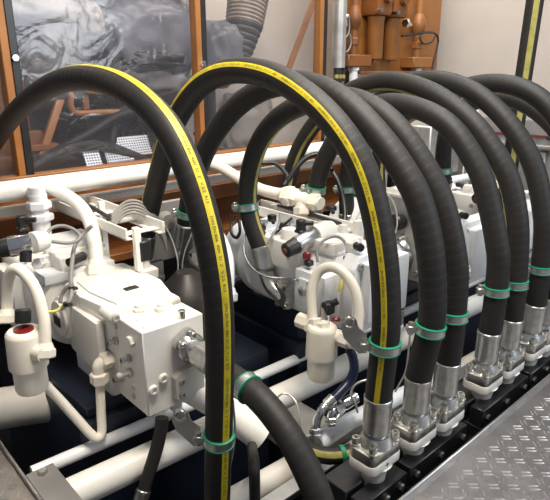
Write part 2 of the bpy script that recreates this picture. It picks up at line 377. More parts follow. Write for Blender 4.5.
# ------------------------------------------------------------------ hoses
FOOTX = [1.11, 1.296, 1.443, 1.734, 1.893, 2.087, 2.20, 2.42]
FOOTY = [.793, .789, .780, .795, .790, .790, .784, .786]
HOSES = {
 'H1': [(0.700, 3.118, 0.465), (0.700, 2.520, 0.769), (0.700, 2.189, 0.926), (0.700, 1.916, 1.016), (0.700, 1.688, 1.066), (0.700, 1.501, 1.076), (0.700, 1.336, 1.059), (0.700, 1.198, 1.015), (0.700, 1.098, 0.951), (0.700, 1.030, 0.858), (0.700, 0.984, 0.753), (0.700, 0.954, 0.623), (0.700, 0.954, 0.472), (0.700, 0.968, 0.273), (0.700, 0.990, 0.016)],
 'LAT': [(0.840, 1.167, 0.293), (0.840, 1.103, 0.282), (0.840, 1.016, 0.280), (0.840, 0.936, 0.257), (0.840, 0.861, 0.213), (0.840, 0.803, 0.156), (0.840, 0.753, 0.089)],
 'H2': [(1.076, 1.940, 0.462), (1.078, 1.887, 0.595), (1.079, 1.832, 0.700), (1.082, 1.744, 0.856), (1.084, 1.661, 0.957), (1.088, 1.543, 1.050), (1.092, 1.401, 1.093), (1.097, 1.251, 1.088), (1.100, 1.140, 1.058), (1.103, 1.038, 1.007), (1.106, 0.958, 0.947), (1.108, 0.893, 0.875), (1.109, 0.847, 0.785), (1.110, 0.812, 0.675), (1.111, 0.791, 0.559), (1.111, 0.782, 0.435), (1.111, 0.784, 0.331), (1.110, 0.794, 0.228)],
 'B': [(1.266, 1.938, 0.469), (1.267, 1.907, 0.582), (1.269, 1.851, 0.693), (1.271, 1.766, 0.819), (1.275, 1.654, 0.930), (1.279, 1.522, 1.011), (1.283, 1.386, 1.050), (1.286, 1.263, 1.055), (1.291, 1.126, 1.018), (1.294, 1.013, 0.943), (1.296, 0.934, 0.875), (1.298, 0.873, 0.807), (1.299, 0.837, 0.757), (1.300, 0.801, 0.666), (1.301, 0.779, 0.570), (1.301, 0.762, 0.425), (1.301, 0.763, 0.298), (1.301, 0.771, 0.215)],
 'C': [(1.396, 1.600, 0.410), (1.392, 1.655, 0.503), (1.391, 1.682, 0.600), (1.392, 1.663, 0.723), (1.395, 1.611, 0.835), (1.401, 1.518, 0.928), (1.408, 1.386, 0.986), (1.416, 1.257, 1.010), (1.423, 1.139, 0.996), (1.429, 1.037, 0.944), (1.434, 0.952, 0.865), (1.438, 0.889, 0.787), (1.440, 0.854, 0.733), (1.443, 0.813, 0.635), (1.445, 0.780, 0.503), (1.446, 0.768, 0.360), (1.445, 0.777, 0.231)],
 'D': [(1.722, 1.629, 0.536), (1.722, 1.620, 0.621), (1.722, 1.589, 0.714), (1.724, 1.533, 0.810), (1.725, 1.450, 0.899), (1.727, 1.348, 0.960), (1.729, 1.255, 0.979), (1.731, 1.150, 0.966), (1.733, 1.041, 0.929), (1.735, 0.959, 0.856), (1.736, 0.889, 0.765), (1.737, 0.858, 0.686), (1.738, 0.817, 0.575), (1.738, 0.794, 0.476), (1.739, 0.776, 0.391), (1.739, 0.771, 0.215)],
 'E': [(1.895, 1.980, 0.498), (1.895, 1.953, 0.616), (1.895, 1.906, 0.728), (1.895, 1.823, 0.837), (1.895, 1.710, 0.940), (1.895, 1.599, 1.007), (1.895, 1.470, 1.045), (1.895, 1.373, 1.051), (1.895, 1.257, 1.031), (1.895, 1.146, 0.987), (1.895, 1.031, 0.920), (1.895, 0.953, 0.843), (1.895, 0.888, 0.766), (1.895, 0.845, 0.678), (1.895, 0.806, 0.528), (1.895, 0.791, 0.363), (1.895, 0.796, 0.205)],
 'F': [(2.087, 1.749, 0.405), (2.087, 1.763, 0.549), (2.087, 1.751, 0.678), (2.087, 1.708, 0.800), (2.087, 1.628, 0.927), (2.087, 1.525, 1.016), (2.087, 1.411, 1.051), (2.087, 1.293, 1.053), (2.087, 1.166, 1.025), (2.087, 1.056, 0.962), (2.087, 0.963, 0.880), (2.087, 0.882, 0.778), (2.087, 0.831, 0.655), (2.087, 0.795, 0.510), (2.087, 0.783, 0.375), (2.087, 0.800, 0.205)],
 'G': [(2.200, 1.646, 0.506), (2.200, 1.666, 0.617), (2.200, 1.656, 0.725), (2.200, 1.594, 0.833), (2.200, 1.491, 0.911), (2.200, 1.356, 0.981), (2.200, 1.230, 1.029), (2.200, 1.112, 1.043), (2.200, 1.005, 1.026), (2.200, 0.912, 0.979), (2.200, 0.838, 0.900), (2.200, 0.787, 0.795), (2.200, 0.753, 0.670), (2.200, 0.740, 0.519), (2.200, 0.747, 0.377), (2.200, 0.770, 0.203)],
 'G2': [(2.420, 1.432, 0.558), (2.420, 1.442, 0.654), (2.420, 1.449, 0.773), (2.420, 1.414, 0.886), (2.420, 1.326, 0.953), (2.420, 1.220, 0.978), (2.420, 1.130, 0.973), (2.420, 1.040, 0.937), (2.420, 0.948, 0.870), (2.420, 0.876, 0.784), (2.420, 0.812, 0.670), (2.420, 0.768, 0.534), (2.420, 0.741, 0.370), (2.420, 0.744, 0.192)],
}
def text_mesh(txt, size):
    cu = bpy.data.curves.new('lettering', 'FONT'); cu.body = txt; cu.size = size; cu.resolution_u = 2
    o = bpy.data.objects.new('lettering', cu); COL.objects.link(o); dg = bpy.context.evaluated_depsgraph_get(); dg.update()
    me = bpy.data.meshes.new_from_object(o.evaluated_get(dg)); bpy.data.objects.remove(o); bpy.data.curves.remove(cu); return me
def lettering(path, ref, r, phi, s0, s1, txt, size, flip, root):
    ln = [0.0]
    for i in range(1, len(path)): ln.append(ln[-1] + (path[i] - path[i - 1]).length)
    F = frames(path, V(ref)); tm = text_mesh(txt, size); xs = [v.co.x for v in tm.vertices]; ys = [v.co.y for v in tm.vertices]; ym = (max(ys) + min(ys)) / 2; wdt = max(xs)
    b = MB(); s = s0
    while s + wdt < s1:
        vs = []
        for v in tm.vertices:
            q = s + (wdt - v.co.x if flip else v.co.x); i = 1
            while i < len(ln) - 2 and ln[i + 1] < q: i += 1
            k = (q - ln[i]) / max(ln[i + 1] - ln[i], 1e-6); p = path[i].lerp(path[i + 1], k); o = F[i][1].lerp(F[i + 1][1], k).normalized(); bb = F[i][2]
            a = phi + (v.co.y - ym) / r * (-1 if flip else 1); vs.append(b.bm.verts.new(p + (o * math.cos(a) + bb * math.sin(a)) * r))
        for f in tm.polygons:
            try: b.bm.faces.new([vs[k] for k in f.vertices])
            except ValueError: pass
        s += wdt + size * 2.5; b.build('lettering', 'print_black', root); b = MB()
    bpy.data.meshes.remove(tm); b.bm.free()
def hose(key, label, r, phi=None, half=.22, stripe='yellow_ink', text=None, tail=None, start=0.0, group='big hydraulic hoses'):
    P = relax(smooth_path(HOSES[key], 8), 14)
    if tail is not None and tail[2] > .1:
        q = V(tail); P = smooth_path([tuple(p) for p in P[:-5:4]] + [tuple(q + Vector((0, (P[-1].y - q.y) * .35, .07))), tail], 6); P = relax(P, 12)
    elif tail is not None: P = P + [P[-1].lerp(V(tail), k / 6) for k in range(1, 7)]; P = relax(P, 10)
    ref = Vector((1, 0, 0)); mid = P[len(P) // 2]
    root = thing('hydraulic_hose', label, 'hose', mid, group)
    b = MB(); b.tube(P, r, 28, ref); b.build('rubber_cover', 'rubber', root)
    if phi is not None:
        b = MB(); b.band(P, ref, r - .001, r + .0006, phi, half); b.build('marking_stripe', stripe, root)
        if text: lettering(P, ref, r + .0010, phi, text[0], text[1], text[2], half * r * 1.15, text[3], root)
    return root, P
def ferrule(root, p, d, r, L):
    """crimped steel sleeve: a round collar and a run of facets"""
    p, d = V(p), V(d).normalized(); b = MB(); n = 32; u, v = frame_for(d); rings = []
    for t, k, fl in ((0, .98, 0), (.03, 1.06, 0), (.12, 1.06, 0), (.15, 1.03, 1), (.93, 1.03, 1), (1, .86, 0)):
        rings.append([b.bm.verts.new(p + d * (L * t) + (u * math.cos(a) + v * math.sin(a)) * r * k * (1 - (.035 if fl and j % 4 == 0 else 0))) for j, a in enumerate(2 * math.pi * j / n for j in range(n))])
    for A, B in zip(rings, rings[1:]):
        for k in range(n): b.bm.faces.new((A[k], A[(k + 1) % n], B[(k + 1) % n], B[k]))
    b.bm.faces.new(rings[0][::-1]); b.bm.faces.new(rings[-1]); return b.build('crimp_sleeve', 'galvanised', root, 25)
def rounded_flange(a, c, n=8):
    """SAE flange outline: two round ends and a waist, long along x"""
    pts = []
    for sx, a0 in ((1, -.5), (-1, .5)):
        for cy in ((-1, 1) if sx > 0 else (1, -1)):
            for k in range(n + 1):
                th = math.pi * (a0 + (k / n) * .5 + (0 if (cy < 0) == (sx > 0) else .5)); pts.append((sx * a + c * math.cos(th), cy * a * .52 + c * math.sin(th)))
    return pts

st = {
 'H1': ('front black hose with a bright yellow stripe arching over the left pump', .0345, math.radians(-6), .27, 'yellow_ink'),
 'H2': ('tall black hose with a yellow stripe, its foot nearest the camera', .0375, math.radians(-62), .20, 'yellow_ink'),
 'B': ('plain dark hose arching behind the striped one to the second foot', .0385, None, 0, None),
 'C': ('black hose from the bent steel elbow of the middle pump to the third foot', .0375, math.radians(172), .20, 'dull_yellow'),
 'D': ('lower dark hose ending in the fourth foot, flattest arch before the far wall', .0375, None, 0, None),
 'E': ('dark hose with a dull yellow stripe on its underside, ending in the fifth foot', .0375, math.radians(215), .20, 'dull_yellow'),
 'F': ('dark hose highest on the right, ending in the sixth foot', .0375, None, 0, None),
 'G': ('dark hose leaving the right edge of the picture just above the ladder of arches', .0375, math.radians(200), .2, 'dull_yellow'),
 'G2': ('farthest dark hose arch at the right edge, below the vertical striped hose', .0375, None, 0, None),
}
st['G'] = ('dark hose arching behind the vertical striped hose to the right edge', *st['G'][1:])
PATH = {}; ROOT = {}
for key, (lab, r, phi, half, sm) in st.items():
    tail = None
    if key == 'H1': tail = (0.70, 1.0, -.12)
    else:
        fx = FOOTX[['H2', 'B', 'C', 'D', 'E', 'F', 'G', 'G2'].index(key)]; tail = (fx, FOOTY[FOOTX.index(fx)], .228)
        HOSES[key] = [p for p in HOSES[key] if p[2] > .27]
    tx = {'H1': (.3, 4.3, 'DIN EN 856  4SH  51  2"  V 2.5  R13', False), 'H2': (.1, 2.0, 'EN 856 R13  DN 51  2"  V 2.5  4SH', False)}.get(key)
    ROOT[key], PATH[key] = hose(key, lab, r, phi, half, sm, tx, tail)
ROOT['LAT'], PATH['LAT'] = hose('LAT', 'black hose running from the left port block down to the bottom edge', .0365, tail=(.845, .73, -.0))
chs = [(2.60, 1.165 + .002 * k, 2.2 - k * .1) for k in range(20)]
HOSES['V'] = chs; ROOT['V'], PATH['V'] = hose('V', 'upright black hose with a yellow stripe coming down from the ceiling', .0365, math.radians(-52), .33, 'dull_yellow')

# feet
def foot(i, fx, fy, hz, key, where):
    n0 = set(bpy.data.objects); foot_parts(i, fx, fy, key, where)
    for o in bpy.data.objects:                        # the whole row stands a little above the plate
        if o not in n0 and o.parent is None: o.location.z += (.043 if i == 0 else .031)
        elif o not in n0 and o.parent is ROOT[key]: o.location.z += (.043 if i == 0 else .031)
def foot_parts(i, fx, fy, key, where):
    rt = ROOT[key]; r = .0375
    ferrule(rt, (fx, fy, .205), (0, 0, -1), r * 1.0, .115)
    b = MB(); b.lathe((fx, fy, .095), (fx, fy, .03), [(0, .030), (.45, .033), (.7, .045), (1, .046)], 24); b.build('flange_neck', 'galvanised', rt)
    fl = thing('split_flange', 'silver bolted split flange on the ' + where, 'flange', (fx, fy, .03), 'split flanges on the hose feet')
    pts = rounded_flange(.047, .021)
    b = MB(); b.prism(pts, (fx, fy, .024), (1, 0, 0), (0, 1, 0), (0, 0, .034), .004)
    b.lathe((fx, fy, .056), (fx, fy, .086), [(0, .050), (.3, .048), (.7, .042), (1, .038)], 28); b.build('flange_body', 'galvanised', fl)
    for sx in (-1, 1):
        for sy in (-1, 1):
            k = MB(); c = (fx + sx * .050, fy + sy * .030, .054); k.cyl((c[0], c[1], .05), (c[0], c[1], .062), .0160, n=16); bolt(k, (c[0], c[1], .062), Z, .0125, .020); k.build('cap_screw', 'zinc', fl)
    rp = thing('riser_pipe', 'white flanged riser pipe under the ' + where, 'pipe', (fx, fy, -.3), 'white risers under the hose feet')
    b = MB(); b.prism(rounded_flange(.047, .0225), (fx, fy, -.006), (1, 0, 0), (0, 1, 0), (0, 0, .030), .005); b.build('pipe_flange', 'white_paint', rp)
    b = MB(); b.lathe((fx, fy, -.006), (fx, fy, -.05), [(0, .052), (.3, .040), (1, .034)], 28); b.build('neck', 'white_paint', rp)
    b = MB(); b.cyl((fx, fy, -.05), (fx, fy, -.781), .034, n=24); b.build('tube', 'shaded_dusty_white', rp)
wh = ['first hose foot, nearest the camera', 'second hose foot from the camera', 'third hose foot, close behind the second', 'fourth hose foot from the camera', 'fifth hose foot, close behind the fourth', 'sixth hose foot from the camera', 'seventh hose foot, at the right edge', 'last hose foot, beyond the right edge']
for i, (fx, key) in enumerate(zip(FOOTX, ['H2', 'B', 'C', 'D', 'E', 'F', 'G', 'G2'])): foot(i, fx, FOOTY[i], 0, key, wh[i])
rp = [o for o in bpy.data.objects if o.name == 'riser_pipe'][0]; q = Vector((FOOTX[0] - .004, FOOTY[0] - .0477, .052))
b = MB(); b.box(q, (.0025, .0012, .013)); b.box(q + Z * .001, (.009, .0012, .0025)); b.build('cross_mark', 'print_black', rp)
def clamp_block(x0, x1, label):
    t = thing('pipe_clamp_block', label, 'clamp', ((x0 + x1) / 2, .82, -.13), 'black clamp blocks along the walkway')
    b = MB(); b.bb((x0, .735, -.085), (x1, .785, -.016), .003); b.build('front_half', 'black_steel', t)
    b = MB(); b.bb((x0, .800, -.085), (x1, .89, -.016), .003); b.build('rear_half', 'black_steel', t)
    b = MB(); b.bb((x0, .735, -.132), (x1, .89, -.087), .002); b.build('base_plate', 'black_steel', t)
    for x in (x0 + .03, (x0 + x1) / 2, x1 - .03):
        k = MB(); hexbolt(k, (x, .735, -.050), -Y, .011, .009); k.build('bolt', 'galvanised', t)
clamp_block(1.00, 1.195, 'black clamp block holding the pipe under the nearest hose foot')
clamp_block(1.215, 1.535, 'black clamp block under the second and third hose feet')
clamp_block(1.64, 1.985, 'black clamp block under the fourth and fifth hose feet')
clamp_block(2.005, 2.30, 'black clamp block under the sixth and seventh hose feet')

# band clamps with green rubber lining
def path_at(key, z, back=False):
    P = PATH[key]; top = max(range(len(P)), key=lambda i: P[i].z); rg = range(top, 0, -1) if back else range(top, len(P) - 1)
    for i in rg:
        if P[i].z <= z:
            j = i + 1 if back else i - 1; k = (P[j].z - z) / max(P[j].z - P[i].z, 1e-6)
            return P[j].lerp(P[i], k), (P[min(i + 1, len(P) - 1)] - P[i - 1]).normalized()
    i = list(rg)[-1]; return P[i], (P[i] - P[i - 1]).normalized()
def band_clamp(key, p, d, r, label, plate=True):
    if d.z < 0: d = -d
    t = thing('hose_clamp', label, 'clamp', p, 'steel band clamps on the hoses')
    b = MB(); b.lathe(p - d * .011, p + d * .011, [(0, r + .001), (0, r + .0045), (1, r + .0045), (1, r + .001)], 32); b.build('steel_band', 'brushed_steel', t)
    b = MB()
    for s in (-1, 1): c = p + d * (.0125 * s); b.lathe(c - d * .003, c + d * .003, [(0, r), (.3, r + .0062), (.7, r + .0062), (1, r)], 32)
    b.build('rubber_lining', 'green_rubber', t)
    u = Vector((-.74, .67, 0)); e = p + u * (r + .010)
    b = MB(); sd = Vector((.67, .74, 0)); R = Matrix((u, sd, u.cross(sd))).transposed()
    b.box(e + u * .006, (.026, .022, .020), .002, R); b.build('clamp_ear', 'brushed_steel', t)
    b = MB(); hexbolt(b, e + u * .006 + Z * .010, Z, .009, .010); hexbolt(b, e + u * .006 - Z * .010, -Z, .009, .008); b.build('bolt', 'zinc', t)
    if plate:
        b = MB(); b.prism([(0, -.022), (.02, -.024), (.06, .02), (.07, .05), (.064, .078), (.046, .086), (.03, .074), (.022, .05), (0, .03)], e + sd * .002, u, Z, sd * .004, 0); b.build('bracket_plate', 'brushed_steel', t)
        b = MB(); c = e + u * .048 + Z * .066; b.tube([c + (u * math.cos(a) + Z * math.sin(a)) * .013 for a in (2 * math.pi * k / 14 for k in range(15))], .004, 8); b.build('eye_bolt', 'zinc', t)
def bc(key, z, label, back=False, plate=False):
    p, d = path_at(key, z, back); band_clamp(key, p, d, st[key][1], label, plate)
bc('H1', 0.217, 'green lined band clamp on the front hose near the bottom edge', False, True)
bc('H2', 0.403, 'green lined band clamp on the yellow striped hose above the nearest foot', False, True)
bc('B', 0.397, 'green lined band clamp on the second hose, lower of the middle two')
bc('C', 0.389, 'green lined band clamp on the third hose, higher of the middle two')
bc('D', 0.386, 'green lined band clamp on the fourth hose from the front')
bc('E', 0.367, 'green lined band clamp on the fifth hose from the front')
bc('F', 0.377, 'green lined band clamp on the sixth hose near the right edge')
bc('C', 0.572, 'dark green band clamp on the rear leg above the bent elbow', True)
bc('B', 0.523, 'dark green band clamp on the rear hose leg behind the front hose', True)
bc('D', 0.606, 'dark green band clamp on the rear leg right of the fat white fitting', True)
bc('F', 0.532, 'dark green band clamp on the rear leg just left of the big striped hose', True)
bc('G2', 0.624, 'pale green band clamp on the short rear leg before the grey bulkhead', True)
p = Vector(PATH['LAT'][int(len(PATH['LAT']) * .29)]); q = Vector(PATH['LAT'][int(len(PATH['LAT']) * .29) + 2]); d = (p - q).normalized()
t_ = band_clamp('LAT', p, d, .0365, 'green lined band clamp on the hose leaving the left port block')

# ------------------------------------------------------------------ hose ends at the pumps
def sae_end(rt, fl_label, p, n, up, r=.040, bolts=True):
    """bolted split flange on a pump face at p with outward normal n"""
    p, n = V(p), V(n).normalized(); up = V(up); sd = up.cross(n).normalized(); up = n.cross(sd)
    fl = thing('split_flange', fl_label, 'flange', p)
    b = MB(); b.prism(rounded_flange(.036, .020), p, up, sd, n * .022, .003); b.lathe(p + n * .022, p + n * .040, [(0, .046), (.5, .043), (1, .034)], 24); b.build('flange_body', 'galvanised', fl)
    for su in (-1, 1):
        for ss in (-1, 1):
            k = MB(); c = p + up * (.039 * su) + sd * (.022 * ss); k.cyl(c + n * .020, c + n * .025, .014, n=14); bolt(k, c + n * .025, n, .0115, .015); k.build('cap_screw', 'zinc', fl)
    return fl
rt = ROOT['LAT']; ferrule(rt, (.84, 1.150, .290), (0, .98, .05), .040, .10)
sae_end(rt, 'silver split flange on the right face of the left port block', (.84, 1.312, .297), (0, -1, 0), (-.5, 0, .87))
b = MB(); b.lathe((.84, 1.29, .297), (.84, 1.235, .294), [(0, .034), (.4, .030), (1, .036)], 24); b.build('neck', 'galvanised', rt)
# bent elbow of the middle pump
rt = ROOT['C']; e0 = PATH['C'][0]; e1 = V((1.385, 1.564, 0.329))
ferrule(rt, e0 + (e0 - e1).normalized() * .01, e1 - e0, .0385, (e1 - e0).length)
b = MB(); b.tube(smooth_path([e1, (1.387, 1.549, 0.295), (1.39, 1.523, 0.268), (1.4, 1.493, 0.253), V((1.410, 1.485, .255))], 6), .030, 20); b.build('elbow', 'galvanised', rt)
sae_end(rt, 'silver split flange where the bent elbow meets the middle pump', (1.418, 1.475, .255), (-1, 0, 0), (0, 0, 1))
for key, lab in (('B', ''), ('H2', ''), ('D', ''), ('E', ''), ('F', ''), ('G', ''), ('G2', '')):
    rt = ROOT[key]; P = PATH[key]; d = (P[0] - P[2]).normalized(); d = (d + Vector((0, .15, -.5))).normalized()
    ferrule(rt, P[0] - d * .01, d, .040, .12); e = P[0] + d * .11
    b = MB(); b.tube(smooth_path([e, e + d * .04, e + d * .07 + Vector((.03, 0, -.02)), e + d * .08 + Vector((.09, 0, -.05))], 5), .030, 18); b.build('elbow', 'galvanised', rt)

# ------------------------------------------------------------------ left pump with its port block
P1 = thing('hydraulic_pump', 'big white hydraulic pump at the left, with a square port block facing the walkway', 'pump', (.78, 1.7, .06))
plan = [(.69, 1.475), (.665, 1.66), (.672, 1.80), (.75, 1.87), (.81, 1.90), (.935, 1.87), (.945, 1.62), (.895, 1.455)]
b = MB(); b.prism(plan, (0, 0, .15), X, Y, (0, 0, .25), .014)
b.prism([(.72, 1.51), (.70, 1.66), (.71, 1.78), (.83, 1.80), (.90, 1.78), (.905, 1.62), (.865, 1.50)], (0, 0, .395), X, Y, (0, 0, .012), .005)
b.lathe((.685, 1.52, .388), (.685, 1.455, .388), [(0, .022), (.9, .021), (1, .017)], 18); b.lathe((.885, 1.50, .385), (.885, 1.435, .385), [(0, .022), (.9, .021), (1, .017)], 18)
b.build('main_housing', 'white_paint', P1)
for q in ((.685, 1.455, .388), (.885, 1.435, .385)):
    b = MB(); bolt(b, q, -Y, .013, .008); b.build('cover_screw', 'shaded_dusty_white', P1)
b = MB(); b.bb((.650, 1.52, .20), (.675, 1.70, .355), .006, 2); b.build('side_cover', 'white_paint', P1)
b = MB(); b.bb((.70, 1.56, .05), (.90, 1.84, .16), .008); b.build('mounting_foot', 'white_paint', P1)
b = MB(); b.lathe((.675, 1.80, .28), (.640, 1.80, .28), [(0, .075), (.6, .075), (.75, .062), (1, .062)], 28); b.lathe((.642, 1.80, .28), (.632, 1.80, .28), [(0, .035), (1, .030)], 20); b.build('round_cover', 'white_paint', P1)
b = MB(); b.lathe((.775, 1.88, .27), (.775, 1.96, .27), [(0, .155), (.25, .165), (.3, .145), (.5, .145), (.52, .165), (.75, .165), (.8, .15), (1, .15)], 36); b.build('ribbed_flange', 'white_paint', P1)
b = MB(); b.bb((.60, 1.96, .14), (.93, 2.22, .440), .03, 3); b.bb((.56, 1.99, .18), (.61, 2.18, .40), .012, 2)
for k in range(5): b.bb((.615, 1.98 + k * .05, .435), (.92, 1.995 + k * .05, .455), .004)
b.build('rear_housing', 'white_paint', P1)
b = MB(); b.bb((.70, 2.01, .44), (.92, 2.19, .470), .008, 2); b.build('rear_cover', 'cool_white', P1)
b = MB(); b.bb((.635, 1.87, .38), (.90, 1.965, .415), .006, 2); b.build('rear_valve_plate', 'cool_white', P1)
b = MB(); b.box((0.813, 1.59, 0.409), (.046, .026, .004), .001); b.build('name_plate', 'black_plastic', P1)
b = MB(); b.box((0.63, 1.787, 0.279), (.004, .05, .035), .001); b.build('dark_tag', 'taupe', P1)
# port block
b = MB(); b.bb((.695, 1.317, .105), (.905, 1.505, .382), .003); pb = b.build('port_block', 'white_paint', P1)
b = MB()
for (x, y) in ((.735, 1.40), (.725, 1.35), (.80, 1.48), (.88, 1.36)): bolt(b, (x, y, .381), Z, .010, .004)
b.build('top_screw', 'white_paint', pb)
q = (0.774, 1.467, 0.382); b = MB(); b.hexa((q[0], q[1], .381), (q[0], q[1], .394), .027); b.cyl((q[0], q[1], .39), (q[0], q[1], .401), .017); b.build('plug', 'white_paint', pb)
q = (0.822, 1.423, 0.382); b = MB(); b.hexa((q[0], q[1], .381), (q[0], q[1], .396), .022); b.cyl((q[0], q[1], .39), (q[0], q[1], .404), .012); b.build('plug', 'white_paint', pb)
q = (0.838, 1.329, 0.382); b = MB(); b.cyl((q[0], q[1], .381), (q[0], q[1], .406), .0105, n=14); b.hexa((q[0], q[1], .395), (q[0], q[1], .409), .0115); b.build('bleed_nipple', 'zinc', pb)
for (yy, zz) in ((1.478, .349), (1.393, .175), (1.398, .14)):
    b = MB(); bolt(b, (.695, yy, zz), -X, .009, .004); b.build('side_screw', 'shaded_dusty_white', pb)
b = MB(); b.hexa((.695, 1.378, .336), (.680, 1.378, .336), .018); b.build('plug', 'white_paint', pb)
for yy, zz in ((1.48, .300), (1.402, .272), (1.465, .178)):
    b = MB(); b.hexa((.695, yy, zz), (.683, yy, zz), .013); b.cyl((.69, yy, zz), (.664, yy, zz), .007); b.hexa((.676, yy, zz), (.664, yy, zz), .0095); b.build('test_nipple', 'brushed_steel', pb)
b = MB(); b.hexa((.695, 1.405, .22), (.682, 1.405, .22), .014); b.cyl((.69, 1.405, .22), (.66, 1.405, .222), .008); b.ball((.657, 1.405, .223), .011); b.build('test_nipple', 'shaded_dusty_white', pb)
b = MB()
for (xx, zz) in ((.716, .191), (.752, .216)): b.lathe((xx, 1.317, zz), (xx, 1.308, zz), [(0, .016), (.8, .015), (1, .013), (1, .008), (.5, .007)], 18)
b.build('front_plug', 'white_paint', pb)
b = MB(); b.prism([(-.055, -.035), (-.035, -.055), (.05, -.055), (.05, .055), (-.035, .055), (-.055, .035)], (.835, 1.32, .175), X, Z, (0, -.028, 0), .004); b.build('suction_flange', 'shaded_dusty_white', pb)
b = MB(); bolt(b, (.80, 1.292, .195), -Y, .010, .008); b.build('cap_screw', 'brushed_steel', pb)
b = MB(); bolt(b, (.80, 1.292, .150), -Y, .010, .008); b.build('cap_screw', 'brushed_steel', pb)
for q, h, r in (((.72, 1.35), .085, .014), ((.80, 1.335), .08, .02), ((.86, 1.335), .075, .016)):
    b = MB(); b.hexa((*q, .106), (*q, h), r); b.build('drain_plug', 'shaded_dusty_white', pb)
def solenoid(root, tip, base, r, conn, dark=.30, m='chrome'):
    tip, base = V(tip), V(base); d = base - tip
    b = MB(); b.lathe(tip + d * dark, base, [(0, r * .96), (.03, r), (.95, r), (1, r * .9)], 24); s = b.build('solenoid', m, root)
    b = MB(); b.lathe(tip, tip + d * dark, [(0, r * .62), (.08, r * .8), (.2, r * .84), (.95, r * .92), (1, r * .92)], 24); b.build('end_cap', 'black_plastic', s)
    b = MB(); b.cyl(tip - d.normalized() * .006, tip + d * .05, r * .35); b.build('adjusting_screw', 'orange_dark', s)
    c = V(conn); b = MB(); b.box(c, (.030, .030, .05), .004); b.box(c + Vector((.0, 0, -.02)), (.036, .036, .012), .003); b.cyl(c + Vector((.01, -.01, .01)), c + Vector((.035, -.03, .01)), .009); b.build('connector', 'black_plastic', s)
solenoid(P1, (0.482, 1.855, 0.55), (0.593, 1.814, 0.559), .034, (0.589, 1.871, 0.616), .42)
b = MB(); b.lathe((0.593, 1.814, 0.559), (0.642, 1.825, 0.557), [(0, .036), (.5, .036), (1, .03)], 20); b.build('valve_body', 'white_paint', P1)
b = MB(); b.hexa((0.6, 1.817, 0.484), (0.624, 1.848, 0.474), .020); b.build('plug', 'white_paint', P1)
b = MB(); b.cyl((0.559, 1.793, 0.507), (0.566, 1.8, 0.538), .018); b.build('sensor', 'black_plastic', P1)
b = MB(); b.bb((.70, 1.88, .41), (.80, 1.99, .465), .006); b.build('pilot_block', 'white_paint', P1)
b = MB(); b.cyl((.72, 1.85, .452), (.79, 1.89, .452), .016); b.build('pilot_sensor', 'black_plastic', P1)
# connector behind the pump on the right
b = MB(); b.box((.95, 1.74, .475), (.045, .045, .075), .004); b.build('plug_connector', 'black_plastic', P1)
b = MB(); b.bb((.915, 1.70, .37), (.985, 1.78, .41), .005); b.cyl((.95, 1.74, .40), (.95, 1.74, .44), .02); b.build('valve_stub', 'shaded_dusty_white', P1)

